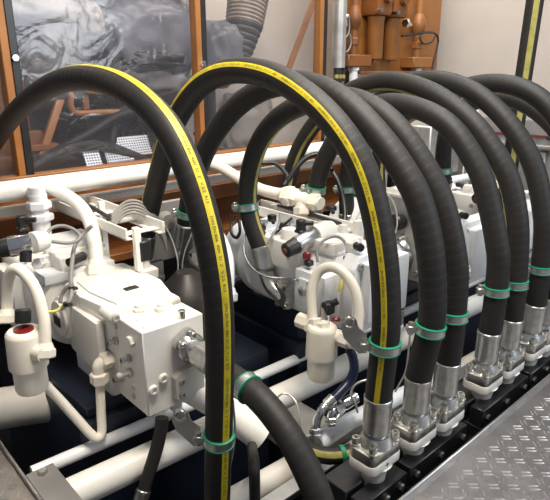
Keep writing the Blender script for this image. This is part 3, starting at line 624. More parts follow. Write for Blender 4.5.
# ------------------------------------------------------------------ middle pump, then the two beyond it
def make_pump(label):
    R = thing('hydraulic_pump', label, 'pump', (1.56, 1.5, .17))
    pr = [(1.425, .40), (1.46, .455), (1.67, .455), (1.70, .42), (1.70, .22), (1.67, .18), (1.45, .18), (1.425, .21)]
    b = MB(); b.prism(pr, (0, 1.20, 0), X, Z, (0, .52, 0), .012)
    b.lathe((1.56, 1.70, .32), (1.56, 1.90, .32), [(0, .17), (.25, .17), (.3, .15), (.9, .14), (1, .13)], 32)
    b.bb((1.46, 1.25, .45), (1.66, 1.62, .468), .008, 2); b.build('main_housing', 'cool_white', R)
    b = MB(); b.prism([(1.41, .44), (1.44, .485), (1.66, .485), (1.71, .44), (1.71, .22), (1.68, .19), (1.43, .19), (1.41, .22)], (0, 1.14, 0), X, Z, (0, .065, 0), .008)
    b.bb((1.45, 1.10, .24), (1.68, 1.145, .46), .01, 2); b.build('end_cover', 'cool_white', R)
    b = MB()
    for (x, z) in ((1.44, .45), (1.68, .45), (1.69, .24), (1.43, .24)): bolt(b, (x, 1.14, z), -Y, .014, .010)
    b.build('cover_screw', 'brushed_steel', R)
    b = MB(); b.bb((1.355, 1.225, .255), (1.43, 1.37, .405), .006, 2); vb = b.build('valve_block', 'cool_white', R)
    b = MB(); b.prism([(-.04, -.045), (.04, -.045), (.045, 0), (.025, .045), (-.025, .045), (-.045, 0)], (1.355, 1.315, .335), (0, 1, 0), (0, 0, 1), (-.014, 0, 0), .003); b.build('cover_plate', 'cool_white', vb)
    b = MB(); b.lathe((1.341, 1.315, .335), (1.330, 1.315, .335), [(0, .018), (.8, .017), (1, .014), (1, .008), (.4, .007)], 18); b.build('plug', 'brushed_steel', vb)
    b = MB()
    for (y, z) in ((1.29, .37), (1.34, .37)): bolt(b, (1.341, y, z), -X, .006, .004)
    b.build('cover_screw', 'brushed_steel', vb)
    b = MB(); b.bb((1.40, 1.40, .36), (1.47, 1.66, .47), .010, 2); b.bb((1.44, 1.26, .455), (1.60, 1.42, .50), .008, 2); b.lathe((1.45, 1.50, .47), (1.45, 1.50, .51), [(0, .035), (.6, .035), (1, .028)], 20); b.build('control_block', 'white_paint', R)
    b = MB(); bolt(b, (1.40, 1.45, .42), -X, .010, .006); bolt(b, (1.40, 1.62, .42), -X, .010, .006); bolt(b, (1.40, 1.62, .38), -X, .010, .006); b.build('control_screw', 'brushed_steel', R)
    solenoid(R, (1.324, 1.391, 0.472), (1.468, 1.386, 0.501), .033, (1.426, 1.414, 0.542), .36, 'brushed_steel')
    b = MB(); b.lathe((1.468, 1.386, 0.501), (1.567, 1.386, 0.513), [(0, .040), (.7, .040), (1, .03)], 20); b.build('valve_body', 'white_paint', R)
    b = MB(); b.lathe((1.388, 1.344, 0.466), (1.383, 1.338, 0.442), [(0, .010), (.3, .016), (1, .014)], 14); b.build('protective_cap', 'red_cap', R)
    b = MB(); b.box((1.385, 1.33, 0.428), (.028, .028, .022), .004); b.build('small_connector', 'black_plastic', R)
    b = MB(); b.box((1.478, 1.206, 0.502), (.06, .03, .04), .005); b.cyl((1.478, 1.197, 0.515), (1.459, 1.159, 0.517), .012); b.build('side_valve', 'white_paint', R)
    b = MB(); b.lathe((1.462, 1.175, 0.512), (1.452, 1.149, 0.513), [(0, .016), (1, .014)], 16); b.build('rubber_plug', 'black_plastic', R)
    b = MB(); b.lathe((1.487, 1.153, 0.401), (1.478, 1.141, 0.403), [(0, .014), (1, .009)], 14); b.build('blank_plug', 'brushed_steel', R)
    for q, c2 in (((1.496, 1.651, 0.514), (.03, .03, .03)), ((1.489, 1.578, 0.496), (.026, .04, .024)), ((1.457, 1.669, 0.475), (.024, .03, .03)), ((1.61, 1.432, 0.577), (.03, .04, .02))):
        b = MB(); b.box(q, c2, .004); b.cyl(q, V(q) + Vector((-.02, -.03, -.01)), .008, n=12); b.build('cable_plug', 'black_plastic', R)
    for q in ((1.465, 1.587, 0.466), (1.475, 1.664, 0.498), (1.519, 1.557, 0.512)):
        b = MB(); b.hexa(q, V(q) + X * -.02, .014); b.cyl(q, V(q) + X * -.035, .008, n=12); b.build('test_nipple', 'brushed_steel', R)
    return R
PM = make_pump('white hydraulic pump in the middle, behind the tall filter and its bent tube')
PF = copy_tree(PM); PF.location = PM.location + Vector((.66, -.02, -.0)); tag(PF, 'white hydraulic pump glimpsed between the hose legs right of the middle', 'pump')
PG = copy_tree(PM); PG.location = PM.location + Vector((1.28, -.04, -.0)); tag(PG, 'farthest white hydraulic pump, glimpsed between the right hand hoses', 'pump')
for o in (PM, PF, PG): o['group'] = 'white pumps in a row'
# port plate of the third pump with its own drop hose
pp = thing('port_plate', 'grey steel port plate with bolted flange between the middle hose legs', 'plate', (1.90, 1.30, .4))
b = MB(); b.bb((1.885, 1.16, .26), (1.91, 1.50, .60), .004); b.bb((1.91, 1.2, .3), (2.07, 1.4, .42), .004); b.build('plate_body', 'alu', pp)
b = MB()
for (y, z) in ((1.20, .57), (1.46, .57), (1.33, .56), (1.46, .30), (1.20, .30)): bolt(b, (1.885, y, z), -X, .010, .007)
b.build('cap_screw', 'zinc', pp)
b = MB(); b.lathe((1.885, 1.29, .50), (1.83, 1.29, .505), [(0, .030), (.3, .030), (.35, .034), (.9, .034), (1, .028)], 18); b.build('black_cap', 'black_plastic', pp)
sae_end(None, 'silver bolted flange on the grey port plate between the hoses', (1.884, 1.27, .39), (-1, 0, 0), (0, .5, .85))
HOSES['S'] = [(1.84, 1.25, .32), (1.84, 1.25, .27), (1.84, 1.25, .20), (1.84, 1.25, .13)]
rs, ps = hose('S', 'short dark hose hanging under the grey port plate', .028, group='small hoses')
ferrule(rs, (1.84, 1.25, .14), (0, 0, -1), .030, .07)
b = MB(); b.hexa((1.84, 1.25, .07), (1.84, 1.25, .04), .036); b.cyl((1.84, 1.25, .05), (1.84, 1.25, -.05), .025); b.build('swivel_nut', 'cool_white', rs)
b = MB(); b.tube(smooth_path([(1.884, 1.26, .38), (1.86, 1.255, .375), (1.84, 1.25, .35), (1.84, 1.25, .31)], 5), .024, 16); b.build('elbow', 'galvanised', rs)

# ------------------------------------------------------------------ filters and their bent tubes
def filt(label, c, top, split, bot, r0, r1, kind):
    x, y = c; t = thing('pressure_filter', label, 'filter', (x, y, bot), 'white pressure filters')
    b = MB(); b.lathe((x, y, top), (x, y, split), [(0, r0 * .80), (.06, r0 * .92), (.12, r0 * .95), (.85, r0), (.97, r0), (1, r0 * .9)], 28); b.build('filter_head', 'cream_paint', t)
    b = MB(); L = split - bot; b.lathe((x, y, split), (x, y, bot), [(0, r1), (.80, r1), (.93, r1 * .93), (1, r1 * .70)], 28); b.build('filter_bowl', 'cream_paint', t)
    return t
F1 = filt('white pressure filter canister at the left edge with a black sensor on top', (.445, 1.53), .400, .285, .205, .054, .046, 1)
b = MB(); b.lathe((0.449, 1.541, 0.416), (0.457, 1.55, 0.454), [(0, .020), (.1, .022), (.9, .022), (1, .018)], 18); b.build('sensor', 'black_plastic', F1)
b = MB(); b.lathe((.445, 1.53, .398), (.445, 1.53, .405), [(0, .028), (1, .027)], 20); b.build('red_ring', 'red_cap', F1)
b = MB(); p = V((0.47, 1.46, 0.343)); b.lathe(V((.45, 1.52, .345)), p, [(0, .03), (1, .024)], 16); b.build('side_port', 'cream_paint', F1)
F2 = filt('white pressure filter hanging below the bent tube in the middle', (1.262, 1.145), .285, .170, .085, .054, .047, 2)
b = MB(); b.hexa((1.269, 1.208, 0.266), (1.253, 1.255, 0.274), .026); b.cyl((1.274, 1.174, 0.265), (1.265, 1.213, 0.269), .026); b.hexa((1.255, 1.167, 0.274), (1.259, 1.176, 0.302), .022); b.hexa((1.259, 1.133, 0.27), (1.263, 1.142, 0.298), .022); b.build('inlet_nut', 'cream_paint', F2)
b = MB(); b.cyl((1.285, 1.13, 0.251), (1.297, 1.074, 0.246), .026); b.hexa((1.289, 1.084, 0.252), (1.294, 1.05, 0.249), .027); b.cyl((1.294, 1.05, 0.249), (1.298, 1.032, 0.251), .022); b.hexa((1.293, 1.032, 0.241), (1.301, 1.041, 0.278), .022); b.build('outlet_elbow', 'cream_paint', F2)
b = MB(); b.lathe((1.33, 1.194, 0.263), (1.349, 1.213, 0.315), [(0, .022), (.3, .022), (.3, .018), (1, .018)], 16); b.build('sensor', 'zinc', F2)
b = MB(); b.box((1.347, 1.197, 0.306), (.038, .036, .042), .004); b.cyl((1.353, 1.185, 0.323), (1.37, 1.173, 0.333), .012); b.build('connector', 'black_plastic', F2)
b = MB(); b.lathe((1.323, 1.138, 0.284), (1.326, 1.141, 0.297), [(0, .016), (.5, .017), (1, .012)], 16); b.build('red_cap', 'red_cap', F2)
def nut(root, p, d, r, h, m='white_paint'):
    p, d = V(p), V(d).normalized(); b = MB(); b.hexa(p - d * h * .5, p + d * h * .35, r); b.lathe(p + d * h * .3, p + d * h * .8, [(0, r * .86), (1, r * .66)], 18); b.build('union_nut', m, root)
def tube(name, label, path, r, m, nuts=(), sm=True, group=None):
    P = relax(smooth_path(path, 8), 4) if sm else fillet(path, .06, 8); P = [V(p) for p in P]
    t = thing(name, label, 'tube', P[len(P) // 2], group); b = MB(); b.tube(P, r, 18); b.build('tube', m, t)
    for end in nuts:
        i, j = (0, 2) if end == 0 else (-1, -3); nut(t, P[i], P[j] - P[i], r * 1.75, r * 1.9, m)
    return t
tube('steel_tube', 'white U bent tube standing on the left filter', [(0.429, 1.614, 0.413), (0.44, 1.626, 0.462), (0.449, 1.617, 0.524), (0.462, 1.592, 0.561), (0.477, 1.561, 0.554), (0.492, 1.527, 0.508), (0.492, 1.497, 0.439), (0.485, 1.482, 0.389), (0.475, 1.471, 0.343)], .0165, 'cream_paint', (0, 1))
tube('steel_tube', 'white bent tube from the header pipe to the top of the left pump', [(0.824, 2.307, 0.637), (0.841, 2.248, 0.635), (0.858, 2.155, 0.623), (0.866, 2.051, 0.596), (0.861, 1.964, 0.551), (0.842, 1.897, 0.488), (0.822, 1.853, 0.43), (0.812, 1.837, 0.402)], .0255, 'white_paint', (1,))
tube('steel_tube', 'white U bent tube above the middle filter', [(1.262, 1.187, 0.268), (1.272, 1.203, 0.326), (1.286, 1.218, 0.39), (1.316, 1.215, 0.445), (1.339, 1.174, 0.465), (1.351, 1.126, 0.446), (1.349, 1.079, 0.4), (1.334, 1.05, 0.336), (1.312, 1.034, 0.285)], .0175, 'cream_paint', (0,))
tube('steel_tube', 'white tube bending from the header pipe to the fat fitting behind the middle bracket', [(1.59, 2.402, 0.665), (1.622, 2.283, 0.656), (1.641, 2.171, 0.638), (1.632, 2.023, 0.606), (1.632, 1.868, 0.578), (1.645, 1.712, 0.574)], .026, 'cream_paint', (1,))
tf = thing('pipe_fitting', 'fat white tee fitting behind the middle bracket rails', 'fitting', (1.672, 1.654, 0.562))
b = MB(); b.hexa((1.651, 1.706, 0.574), (1.665, 1.677, 0.568), .040); b.cyl((1.662, 1.68, 0.568), (1.699, 1.597, 0.554), .033); b.hexa((1.682, 1.616, 0.562), (1.691, 1.578, 0.559), .040); b.cyl((1.691, 1.578, 0.559), (1.692, 1.562, 0.557), .028); b.build('tee_body', 'cream_paint', tf)
b = MB(); b.cyl((1.672, 1.654, 0.562), (1.652, 1.632, 0.472), .030); b.hexa((1.659, 1.64, 0.536), (1.652, 1.632, 0.503), .038); b.build('stem', 'cream_paint', tf)
tt = thing('pipe_fitting', 'white stacked fitting under the header pipe at the left', 'fitting', (0.768, 2.208, 0.588))
b = MB(); q = V((0.768, 2.208, 0.588)); x, y = q.x, q.y
b.ball((x, y + .02, .632), .036); b.cyl((x, y, .63), (x, y, .47), .034); b.hexa((x, y, .605), (x, y, .572), .048); b.hexa((x, y, .555), (x, y, .525), .050); b.cyl((x, y, .60), (x, y, .66), .03); b.build('fitting_body', 'cool_white', tt)
tube('steel_tube', 'white bent tube hanging beside the front hose, before the grey plate', [(1.198, 1.705, 0.501), (1.207, 1.659, 0.513), (1.199, 1.6, 0.493), (1.19, 1.554, 0.435), (1.172, 1.528, 0.369), (1.155, 1.515, 0.307)], .0205, 'cool_white', (1,))
tube('drain_tube', 'thin cream drain tube in a V below the left filter, to the port block elbow', [(0.48, 1.535, 0.21), (0.517, 1.529, 0.142), (0.554, 1.504, 0.067), (0.576, 1.478, 0.022), (0.591, 1.464, 0.005), (0.611, 1.471, 0.013), (0.624, 1.491, 0.07), (.637, 1.505, .165)], .0145, 'cream_paint')
de = thing('elbow_fitting', 'cream elbow fitting on the left face of the port block', 'fitting', (0.642, 1.481, 0.23))
b = MB(); p0 = V((.637, 1.505, .175)); p2 = V((.695, 1.505, .232)); p1 = p2 - X * .058
b.tube(fillet([p0, p1, p2], .02, 6), .0195, 16); b.build('elbow_body', 'cream_paint', de)
b = MB(); b.hexa(p0 - Z * .012, p0 + Z * .024, .029); b.hexa(p2 + Vector((-.048, 0, 0)), p2 + Vector((-.014, 0, 0)), .027); b.build('union_nut', 'cream_paint', de)
tube('steel_tube', 'white bent tube on the far pump, seen between the dark hose legs', [(1.985, 1.2, .5), (1.985, 1.15, .53), (2.01, 1.11, .51), (2.04, 1.09, .45), (2.05, 1.08, .38), (2.05, 1.08, .30)], .018, 'cool_white', (1,))
tube('steel_tube', 'short white pipe crossing high behind the dark hoses on the right', [(2.45, 1.75, .47), (2.7, 1.74, .465), (3.0, 1.73, .46), (3.3, 1.72, .455)], .026, 'cool_white')

# ------------------------------------------------------------------ cable ladders
def ladder(label, x0, x1, y0, y1, z, post, legs):
    t = thing('cable_bracket', label, 'bracket', ((x0 + x1) / 2, y0, z))
    for x in (x0, x1):
        b = MB(); b.bb((x - .004, y0, z - .02), (x + .004, y1, z + .022), .001); b.bb((x - .004, y0, z - .02), (x + .022 * (1 if x == x0 else -1), y1, z - .016)); b.build('side_rail', 'white_paint', t)
    n = 4
    for k in range(n):
        y = y0 + .05 + (y1 - y0 - .1) * k / (n - 1); b = MB(); b.bb((x0, y - .022, z - .012), (x1, y + .022, z - .007), .001); b.build('cross_bar', 'white_paint', t)
    for (lx, ly, lz) in legs:
        b = MB(); b.bb((lx - .012, ly - .012, lz), (lx + .012, ly + .012, z + .02), .002); b.build('post', 'white_paint', t)
    return t
ladder('white cable bracket over the left pump', .885, 1.035, 1.73, 2.34, .545, None, [(.925, 1.735, .405), (1.02, 2.2, .2)])
L2 = ladder('white cable bracket over the middle pump', 1.585, 1.68, 1.34, 1.93, .495, None, [(1.60, 1.39, .44), (1.66, 1.82, .40)])
b = MB(); b.bb((1.575, 1.335, .46), (1.60, 1.36, .53)); b.bb((1.66, 1.335, .40), (1.70, 1.36, .53)); b.build('end_plate', 'white_paint', L2)
b = MB(); b.bb((1.592, 1.37, .488), (1.675, 1.43, .492)); b.bb((1.592, 1.66, .488), (1.675, 1.73, .492)); b.build('label_plate', 'cool_white', L2)
ladder('white cable bracket over the far pump, behind the dark hoses', 2.24, 2.34, 1.32, 1.92, .495, None, [(2.26, 1.38, .44), (2.3, 1.82, .40)])

# ------------------------------------------------------------------ dark bell and plate between the first two pumps
bl = thing('coupling_bell', 'dark brown bell shaped housing behind the front hose', 'housing', (1.10, 1.72, .02))
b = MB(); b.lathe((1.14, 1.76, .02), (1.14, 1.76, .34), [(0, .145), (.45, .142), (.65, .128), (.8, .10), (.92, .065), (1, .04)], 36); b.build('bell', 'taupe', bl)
cp = thing('connection_plate', 'grey flat plate with a round port behind the front hose', 'plate', (1.2, 2.0, .4))
b = MB(); b.bb((1.12, 2.03, .30), (1.44, 2.05, .56), .004); b.bb((1.14, 2.03, .02), (1.20, 2.05, .31)); b.build('plate_body', 'grey_plastic', cp)
b = MB(); b.lathe((1.22, 2.03, .475), (1.22, 2.0, .475), [(0, .045), (.7, .042), (1, .035)], 22); b.build('round_port', 'grey_plastic', cp)

# ------------------------------------------------------------------ blue hose, chrome elbows, small hoses and wires
def wire(name, label, pts, r, m, cat='cable', group=None, sm=True):
    P = relax(smooth_path(pts, 8), 3); t = thing(name, label, cat, P[len(P) // 2], group); b = MB(); b.tube(P, r, 10); b.build('strand', m, t); return t
t = wire('blue_hose', 'blue rubber hose curving under the middle filter outlet', [(1.293, 1.052, 0.223), (1.297, 1.037, 0.195), (1.291, 1.025, 0.157), (1.271, 1.028, 0.12), (1.226, 1.03, 0.096), (1.188, 1.03, 0.083)], .0155, 'blue_hose', 'hose')
a, c = V((1.195, 1.028, 0.092)), V((1.167, 1.033, 0.077)); ferrule(t, a, c - a, .017, (c - a).length)
b = MB(); b.tube(smooth_path([c, (1.145, 1.033, 0.064), (1.129, 1.035, 0.037), (1.119, 1.029, 0.001)], 6), .014, 16); b.hexa((1.122, 1.032, 0.013), (1.118, 1.027, -0.005), .022); b.build('elbow', 'chrome', t)
t = thing('elbow_fitting', 'chrome elbow with nuts beside the blue hose end', 'fitting', (1.185, 1.017, 0.046))
b = MB(); b.tube(smooth_path([(1.271, 1.004, 0.067), (1.226, 1.012, 0.056), (1.188, 1.017, 0.052), (1.176, 1.018, 0.031), (1.171, 1.012, 0.007)], 6), .014, 16); b.build('elbow_body', 'chrome', t)
b = MB(); b.hexa((1.218, 1.013, 0.056), (1.188, 1.017, 0.052), .025); b.hexa((1.177, 1.019, 0.034), (1.173, 1.014, 0.016), .021); b.lathe((1.281, 1.004, 0.07), (1.227, 1.013, 0.059), [(0, .019), (.9, .021), (1, .018)], 18); b.build('union_nut', 'chrome', t)
bk = thing('junction_block', 'pale blue grey block under the chrome elbows', 'block', (1.17, 1.05, -.1))
b = MB(); b.bb((1.06, 1.06, -.088), (1.24, 1.22, -.030), .004); b.build('block_body', 'alu', bk)
HOSES['Y'] = [(1.093, 1.11, -0.03), (1.07, 1.028, -0.03), (1.081, 0.966, -0.03), (1.126, 0.925, -0.03), (1.201, 0.908, -0.03), (1.3, 0.913, -0.03), (1.396, 0.936, -0.03)]
P = relax(smooth_path(HOSES['Y'], 8), 6); t = thing('coiled_hose', 'curved black hose with a yellow stripe low behind the nearest foot', 'hose', P[20])
b = MB(); b.tube(P, .026, 20, Z); b.build('rubber_cover', 'rubber', t); b = MB(); b.band(P, Z, .0255, .0268, math.radians(42), .36); b.build('marking_stripe', 'dull_yellow', t)
q, d = P[24], (P[25] - P[23]).normalized(); t = thing('cable_tie', 'green tie round the low curved hose', 'clamp', q); b = MB(); b.lathe(q - d * .007, q + d * .007, [(0, .026), (0, .0295), (1, .0295), (1, .026)], 24); b.build('tie_band', 'green_rubber', t)
# thin hose below the block
HOSES['T'] = [(.735, 1.31, .09), (.725, 1.305, .05), (.70, 1.30, -.01), (.665, 1.295, -.075), (.645, 1.29, -.11)]
t, P = hose('T', 'thin black hose hanging from under the port block', .020, group='small hoses')
ferrule(t, P[-1], P[-1] - P[-4], .0215, .10)
wire('black_hose', 'thin black hose hanging before the lowest pipe at the bottom', [(0.955, 1.15, -0.036), (0.837, 1, 0.046), (0.83, 0.99, -0.063), (0.821, 0.98, -0.156)], .016, 'rubber', 'hose')
# safety wire ropes
ropes = [
 ('thin wire rope looping from a ring behind the front hose, left one', [(1.162, 1.948, 0.495), (1.167, 1.935, 0.475), (1.175, 1.907, 0.428), (1.174, 1.87, 0.342), (1.155, 1.861, 0.28), (1.12, 1.872, 0.233)], .0035),
 ('thin wire rope hanging beside the silver sleeve behind the front hose', [(1.28, 1.852, 0.522), (1.26, 1.855, 0.487), (1.231, 1.859, 0.436), (1.193, 1.86, 0.358), (1.171, 1.842, 0.272)], .003),
 ('thin wire rope looping left of the bent steel elbow', [(1.475, 1.701, 0.584), (1.449, 1.708, 0.545), (1.375, 1.673, 0.473), (1.322, 1.623, 0.413), (1.302, 1.551, 0.37), (1.309, 1.467, 0.355), (1.363, 1.416, 0.351), (1.386, 1.39, 0.341)], .0032),
 ('thin black wire rope above the curved low hose', [(1.104, 1.22, 0.014), (1.131, 1.209, 0.046), (1.151, 1.191, 0.049), (1.153, 1.155, 0.035), (1.142, 1.124, 0.005), (1.125, 1.092, -0.036)], .0035),
 ('wire rope loop left of the nearest hose sleeve', [(1.181, 0.849, 0.24), (1.156, 0.873, 0.242), (1.13, 0.891, 0.229), (1.116, 0.893, 0.204), (1.119, 0.879, 0.179), (1.119, 0.867, 0.152)], .0035),
 ('wire rope curving right of the big striped hose', [(1.765, 1.317, 0.64), (1.789, 1.285, 0.618), (1.796, 1.258, 0.569), (1.786, 1.241, 0.51), (1.763, 1.239, 0.457)], .0035),
 ('thin wire rope down between the nearest two hose feet', [(1.43, 0.915, 0.324), (1.41, 0.902, 0.254), (1.386, 0.89, 0.178), (1.363, 0.894, 0.138), (1.345, 0.898, 0.11)], .003),
 ('thin wire rope along the lower front hose', [(0.731, 0.95, 0.325), (0.735, 0.95, 0.237), (0.726, 0.95, 0.176), (0.72, 0.96, 0.119)], .0028),
]
for lab, pts, r in ropes: wire('wire_rope', lab, pts, r, 'wire_rope', 'wire', 'safety wire ropes')
cables = [
 ('grey cable looped over the left pump rear', [(0.659, 1.867, 0.558), (0.69, 1.889, 0.576), (0.73, 1.882, 0.577), (0.757, 1.85, 0.56), (0.754, 1.816, 0.543), (0.714, 1.807, 0.535), (0.668, 1.825, 0.545), (0.641, 1.839, 0.554)], .006, 'grey_cable'),
 ('pale grey cable hanging over the left side of the big left pump', [(0.814, 1.844, 0.569), (0.792, 1.867, 0.542), (0.748, 1.85, 0.511), (0.713, 1.806, 0.468), (0.679, 1.748, 0.427), (0.659, 1.699, 0.404), (0.635, 1.681, 0.378), (0.614, 1.692, 0.36)], .0075, 'grey_cable'),
 ('dark short cable on the side of the big left pump', [(0.674, 1.722, 0.422), (0.654, 1.723, 0.416), (0.637, 1.729, 0.394), (0.623, 1.718, 0.37)], .006, 'grey_plastic'),
 ('yellow striped lead low on the side of the big left pump', [(0.572, 1.69, 0.363), (0.598, 1.692, 0.358), (0.621, 1.69, 0.369), (0.635, 1.681, 0.378)], .005, 'tape_yellow'),
 ('yellow flag label on the lead beside the black connector at the left', [(0.598, 1.847, 0.581), (0.606, 1.836, 0.572), (0.616, 1.823, 0.563)], .009, 'tape_yellow'),
 ('grey cable looped on the middle pump under the bracket', [(1.389, 1.289, 0.441), (1.395, 1.301, 0.482), (1.421, 1.292, 0.516), (1.456, 1.267, 0.529), (1.46, 1.228, 0.515), (1.452, 1.205, 0.478), (1.432, 1.19, 0.435), (1.406, 1.189, 0.411)], .0058, 'grey_cable'),
 ('yellow lead with sleeve beside the bent tube of the middle filter', [(1.4, 1.179, 0.408), (1.39, 1.179, 0.385), (1.379, 1.178, 0.362)], .006, 'tape_yellow'),
 ('black cable arching over the fat white fitting', [(1.713, 1.784, 0.62), (1.752, 1.773, 0.675), (1.794, 1.753, 0.717), (1.837, 1.721, 0.734), (1.864, 1.685, 0.709), (1.85, 1.652, 0.67)], .012, 'black_plastic'),
 ('black cable dropping behind the middle bracket end', [(1.869, 1.658, 0.658), (1.862, 1.619, 0.62), (1.841, 1.569, 0.559), (1.81, 1.528, 0.5), (1.781, 1.507, 0.456)], .011, 'black_plastic'),
 ('black cable lying behind the header pipe elbow', [(1.71, 1.956, 0.68), (1.751, 1.918, 0.68), (1.762, 1.868, 0.653), (1.757, 1.83, 0.621), (1.723, 1.82, 0.591)], .010, 'black_plastic'),
 ('black cable coil between the front hose and the rear leg', [(1.449, 1.829, 0.497), (1.431, 1.834, 0.472), (1.408, 1.812, 0.437), (1.406, 1.777, 0.419), (1.424, 1.772, 0.443), (1.443, 1.801, 0.486)], .007, 'black_plastic'),
]
cables += [
 ('black cable sagging under the near rail of the middle bracket', [(1.438, 1.648, 0.483), (1.43, 1.602, 0.461), (1.447, 1.568, 0.482), (1.47, 1.557, 0.504), (1.489, 1.526, 0.54)], .005, 'black_plastic'),
 ('grey cable dropping from the middle bracket to the dark solenoid plug', [(1.457, 1.562, 0.554), (1.433, 1.541, 0.522), (1.391, 1.535, 0.484), (1.366, 1.541, 0.447)], .0045, 'grey_cable'),
 ('black cable lying along the far rail of the middle bracket', [(1.692, 1.895, 0.504), (1.679, 1.767, 0.51), (1.67, 1.632, 0.509), (1.655, 1.503, 0.51), (1.638, 1.406, 0.512)], .009, 'black_plastic'),
 ('dark cable lying on the bars of the left bracket', [(0.92, 2.353, 0.586), (0.936, 2.192, 0.576), (0.939, 2.04, 0.562), (0.936, 1.923, 0.549)], .009, 'black_plastic'),
]
for k in range(5): cables.append(('pale grey cable in the bundle over the left bracket end, strand %s' % ['at the top', 'second from the top', 'in the middle', 'second from the bottom', 'at the bottom'][k], [(0.921, 1.909, 0.551) , (0.974, 1.907, 0.592), (1.019, 1.882, 0.597), (1.061, 1.856, 0.56), (1.102, 1.864, 0.502), (1.128, 1.879, 0.428)], .0052, 'grey_cable'))
n0 = len(cables) - 5
for k in range(5):
    lab, pts, r, m = cables[n0 + k]; cables[n0 + k] = (lab.replace(', strand', ','), [tuple(V(q) + Vector((.004 * (2 - k), .007 * (2 - k), .010 * (2 - k)))) for q in pts], r, m)
for lab, pts, r, m in cables: wire('cable', lab, pts, r, m, 'cable')
for p, lab in (((0.665, 1.712, 0.413), 'upper black cable tie on the left pump cable'), ((0.628, 1.68, 0.377), 'lower black cable tie on the left pump cable'), ((1.444, 1.207, 0.465), 'black cable tie on the looped cable of the middle pump')):
    b = MB(); b.lathe(V(p) - Z * .005, V(p) + Z * .005, [(0, .010), (1, .010)], 12); b.box(V(p) + Vector((.006, -.01, 0)), (.016, .016, .008), .001); tag(b.build('cable_tie', 'black_plastic'), lab, 'cable tie')

# ------------------------------------------------------------------ machinery behind the clear screen
def lump(name, label, c, size, m, seed, amp=.18, freq=3.2, cat='cover', sub=4, fold=None):
    b = bmesh.new(); bmesh.ops.create_icosphere(b, subdivisions=sub, radius=1.0)
    for v in b.verts:
        p = v.co.copy(); q = p * freq + Vector((seed * 7.3, seed * 3.1, seed))
        r = 1 + amp * noise.noise(q) + amp * .9 * (abs(noise.noise(q * 1.9)) - .25) + amp * .35 * noise.noise(q * 4.5)
        p = Vector((math.copysign(abs(p.x) ** .75, p.x), math.copysign(abs(p.y) ** .75, p.y), math.copysign(abs(p.z) ** .75, p.z))) * r
        v.co = Vector((p.x * size[0], p.y * size[1], p.z * size[2]))
    mb = MB(); mb._merge(b, lambda q: V(c) + q); return tag(mb.build(name, m, None, 80), label, cat)
eng = thing('engine_block', 'dark engine block behind the clear screen at the left', 'engine', (1.3, 3.3, -.7))
b = MB(); b.bb((-.2, 3.22, -.7), (2.15, 3.55, 1.05), .03, 2); b.build('block_body', 'engine_dark', eng)
b = MB(); b.bb((-.2, 3.28, 1.05), (2.25, 3.55, 1.75), .05, 2); b.build('upper_cover', 'engine_dark', eng)
b = MB()
for k in range(7): b.cyl((.95 + k * .17, 3.23, .80), (.95 + k * .17, 3.16, .80), .05, n=14)
b.build('cover_plug', 'black_steel', eng)
lump('insulation_cover', 'crumpled grey insulation cover right of the left screen post', (1.216, 3, 1.147), (.17, .14, .24), 'blanket_grey', 1, .12, 2.4)
lump('insulation_cover', 'pale tan folded insulation edge at the top left of the screen', (1.174, 2.98, 1.361), (.20, .13, .07), 'blanket_light', 2, .12, 2.4)
lump('insulation_cover', 'whitish crumpled insulation lump between the two grey covers', (1.376, 2.98, 1.325), (.10, .12, .10), 'blanket_light', 3, .14)
lump('insulation_cover', 'big silvery grey insulation cover in the middle of the screen', (1.756, 3, 1.25), (.31, .16, .21), 'blanket_blue', 4, .2, 2.6)
lump('insulation_cover', 'lower grey insulation cover with folds, above the front hose', (1.776, 3.02, 1.032), (.26, .14, .11), 'blanket_grey', 5, .25)
lump('insulation_cover', 'narrow lump darkened as the gap right of the crumpled grey cover', (1.463, 3.03, 1.088), (.10, .12, .20), 'taupe', 6, .25)  # its dark colour stands in for the dark gap between the covers
gc = lump('insulation_cover', 'grey rounded cover just right of the middle screen post', (2.292, 3.05, 1.177), (.15, .16, .20), 'blanket_blue', 7, .12)
q = Vector((2.292, 3.05, 1.177)); b = MB(); b.cyl((q.x, 3.12, q.z), (q.x, 3.12, -.75), .025, n=14); b.build('stand', 'black_steel', gc)
lump('insulation_cover', 'dark brown lump added for the dark slit under the big silvery cover', (1.744, 2.93, 1.141), (.20, .10, .05), 'taupe', 11, .2)  # added lump; its dark colour draws the slit below the cover
lump('insulation_cover', 'grey cover at the top of the screen over the silvery one', (1.639, 3.05, 1.444), (.42, .12, .09), 'blanket_blue', 8, .25)
lump('insulation_cover', 'small pale lump left of the middle screen post', (2.021, 3, 1.401), (.06, .09, .08), 'blanket_light', 9, .2)
lump('crumpled_sheet', 'crumpled whitish sheet between the hose arches behind the screen', (2.922, 3.52, 0.665), (.24, .10, .26), 'blanket_light', 10, .2, cat='sheet')
